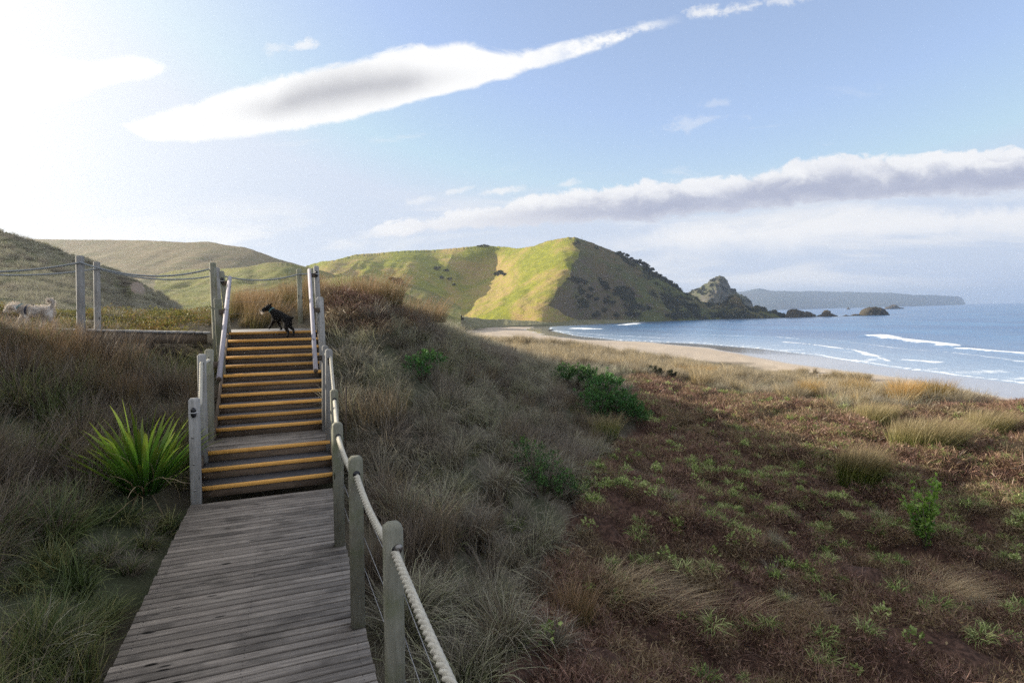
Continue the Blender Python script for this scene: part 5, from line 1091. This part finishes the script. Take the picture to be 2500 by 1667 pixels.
# lens-shaped cloud with a trailing tail
ta = [(200,330),(282,302),(330,285),(425,258),(638,191),(850,143),(1000,106),(1063,101),(1127,94),(1201,112),(1275,120),(1382,92),(1488,72),(1594,40),(1680,26),(1760,18)]
ba = [(200,332),(282,312),(351,345),(446,352),(638,335),(850,298),(1010,255),(1169,216),(1329,168),(1478,122),(1560,92),(1680,60),(1760,30)]
d, rel, n1, dT, dB = bank(ta, ba, 0, .014, .010, 14, .036, 5, fade(240, 330, 1540, 1690))
brk = t.noise(t.mapv(gv, (16, 22, 1), rot=(0, 0, -.5)), 1, 6, .7); tail = t.step(gx_, .02, .22); d = t.m('MULTIPLY', d, t.m('SUBTRACT', 1, t.m('MULTIPLY', tail, t.m('SUBTRACT', 1, t.step(brk, .38, .60)))))
tc_ = [(500,278),(553,266),(650,232),(720,192),(850,160),(1000,160),(1080,172),(1180,176),(1260,165)]; bc_ = [(500,282),(553,286),(620,296),(720,292),(830,274),(1000,234),(1100,208),(1180,190),(1260,168)]
ct, cb = fc(tc_), fc(bc_); wob = t.m('MULTIPLY', t.m('SUBTRACT', t.noise(gv, 9, 3, .5), .5), .03)
core = t.m('MULTIPLY', t.step(t.m('ADD', t.m('SUBTRACT', ct, gz_), wob), -.012, .045), t.step(t.m('ADD', t.m('SUBTRACT', gz_, cb), wob), -.012, .04))
core = t.m('MULTIPLY', core, fade(480, 700, 1080, 1280))
cc = t.mix(t.m('MULTIPLY', core, .95), c_((1.02, 1.02, 1.02)), c_((.50, .505, .545))); col = t.mix(d, col, cc)
# pieces of cloud beyond the tail
for (px, py, rx, ry, k) in ((1715, 32, .035, .014, .8), (1850, 12, .09, .012, .7), (745, 108, .028, .010, .8), (668, 118, .03, .012, .45), (1700, 300, .07, .016, .33), (1745, 255, .03, .01, .25), (1215, 466, .05, .008, .8), (1110, 466, .03, .006, .6), (1385, 450, .022, .008, .6), (1030, 490, .03, .008, .5)):
    dd = rayw(px, py); ex = t.m('DIVIDE', t.m('SUBTRACT', gx_, float(dd[0])), rx); ey = t.m('DIVIDE', t.m('ADD', t.m('SUBTRACT', gz_, float(dd[2])), t.m('MULTIPLY', t.m('SUBTRACT', gx_, float(dd[0])), -.12)), ry)
    e = t.m('SQRT', t.m('ADD', t.m('MULTIPLY', ex, ex), t.m('MULTIPLY', ey, ey))); e = t.m('SUBTRACT', 1.05, t.m('ADD', e, t.m('MULTIPLY', t.m('SUBTRACT', brk, .5), 4.2)))
    col = t.mix(t.m('MULTIPLY', t.step(e, 0, .9), k), col, c_((.93, .94, .96)))
# cloud near the sun
d, rel, n1, dT, dB = bank([(-600,20),(0,100),(200,140),(300,128),(380,140),(440,158),(480,162)], [(-600,330),(0,300),(150,260),(230,232),(300,212),(380,195),(440,170),(480,163)], 0, .02, .02, 10, .035, 8, fade(-900, -700, 440, 475))
col = t.mix(d, col, c_((1.15, 1.13, 1.10)))
# unseen broken cloud overhead and behind, added to brighten and whiten the shade
up_ = t.m('MAXIMUM', t.step(sx.outputs[2], .52, .70), t.m('SUBTRACT', 1, t.step(sx.outputs[1], -.25, .12)))
ov = t.m('MULTIPLY', up_, t.step(t.noise(t.mapv(dirn, (1.6, 1.6, 3)), 1.4, 5, .6), .34, .58)); col = t.mix(t.m('MULTIPLY', t.m('MULTIPLY', ov, t.step(sx.outputs[2], -.02, .06)), .85), col, c_((.95, .93, .90)))
t.put(bg.inputs[0], col)
# air
def hazebox():
    mb = MB(); z0, z1 = -9.6, 160; c = np.array([0, 0, (z0+z1)/2]); mb.prism(c, (np.array([1., 0, 0]), np.array([0, 1., 0]), np.array([0, 0, 1.])), (16600, 16600, z1-z0))
    m = bpy.data.materials.new('haze_air'); m.use_nodes = True; tt = NT(m.node_tree); tt.n.clear(); o = tt.node('ShaderNodeOutputMaterial'); v = tt.node('ShaderNodeVolumePrincipled')
    v.inputs['Color'].default_value = (.80, .88, 1.0, 1); v.inputs['Density'].default_value = HAZE; v.inputs['Anisotropy'].default_value = .65; tt.link(v.outputs[0], o.inputs['Volume'])
    ob = mesh_obj('haze', np.concatenate(mb.V), mb.F, m); tag(ob, kind='stuff')
if HAZE > 0: hazebox()
cam = bpy.data.cameras.new('camera'); cam.sensor_width = 36; cam.lens = 36*F/2500; cam.clip_start = .05; cam.clip_end = 30000; co = bpy.data.objects.new('camera', cam); COL.objects.link(co)
R3 = Matrix((tuple(CW[0]), tuple(CW[2]), tuple(-CW[1]))).transposed(); co.matrix_world = Matrix.Translation((0, 0, EYE)) @ R3.to_4x4(); S.camera = co
S.view_settings.view_transform = 'Standard'; S.view_settings.look = 'None'; S.view_settings.exposure = EXPO; S.view_settings.gamma = 1
cy = S.cycles; S.render.engine = 'CYCLES'; cy.use_adaptive_sampling = True; cy.sample_clamp_indirect = 4.0; cy.sample_clamp_direct = 30.0; cy.adaptive_threshold = .01; cy.use_denoising = False; cy.max_bounces = 5; cy.diffuse_bounces = 2; cy.glossy_bounces = 2; cy.transmission_bounces = 3; cy.volume_bounces = 1; cy.transparent_max_bounces = 8
cy.caustics_reflective = False; cy.caustics_refractive = False; S.render.film_transparent = False
try: cy.denoiser = 'OPENIMAGEDENOISE'; cy.denoising_prefilter = 'ACCURATE'
except Exception: pass
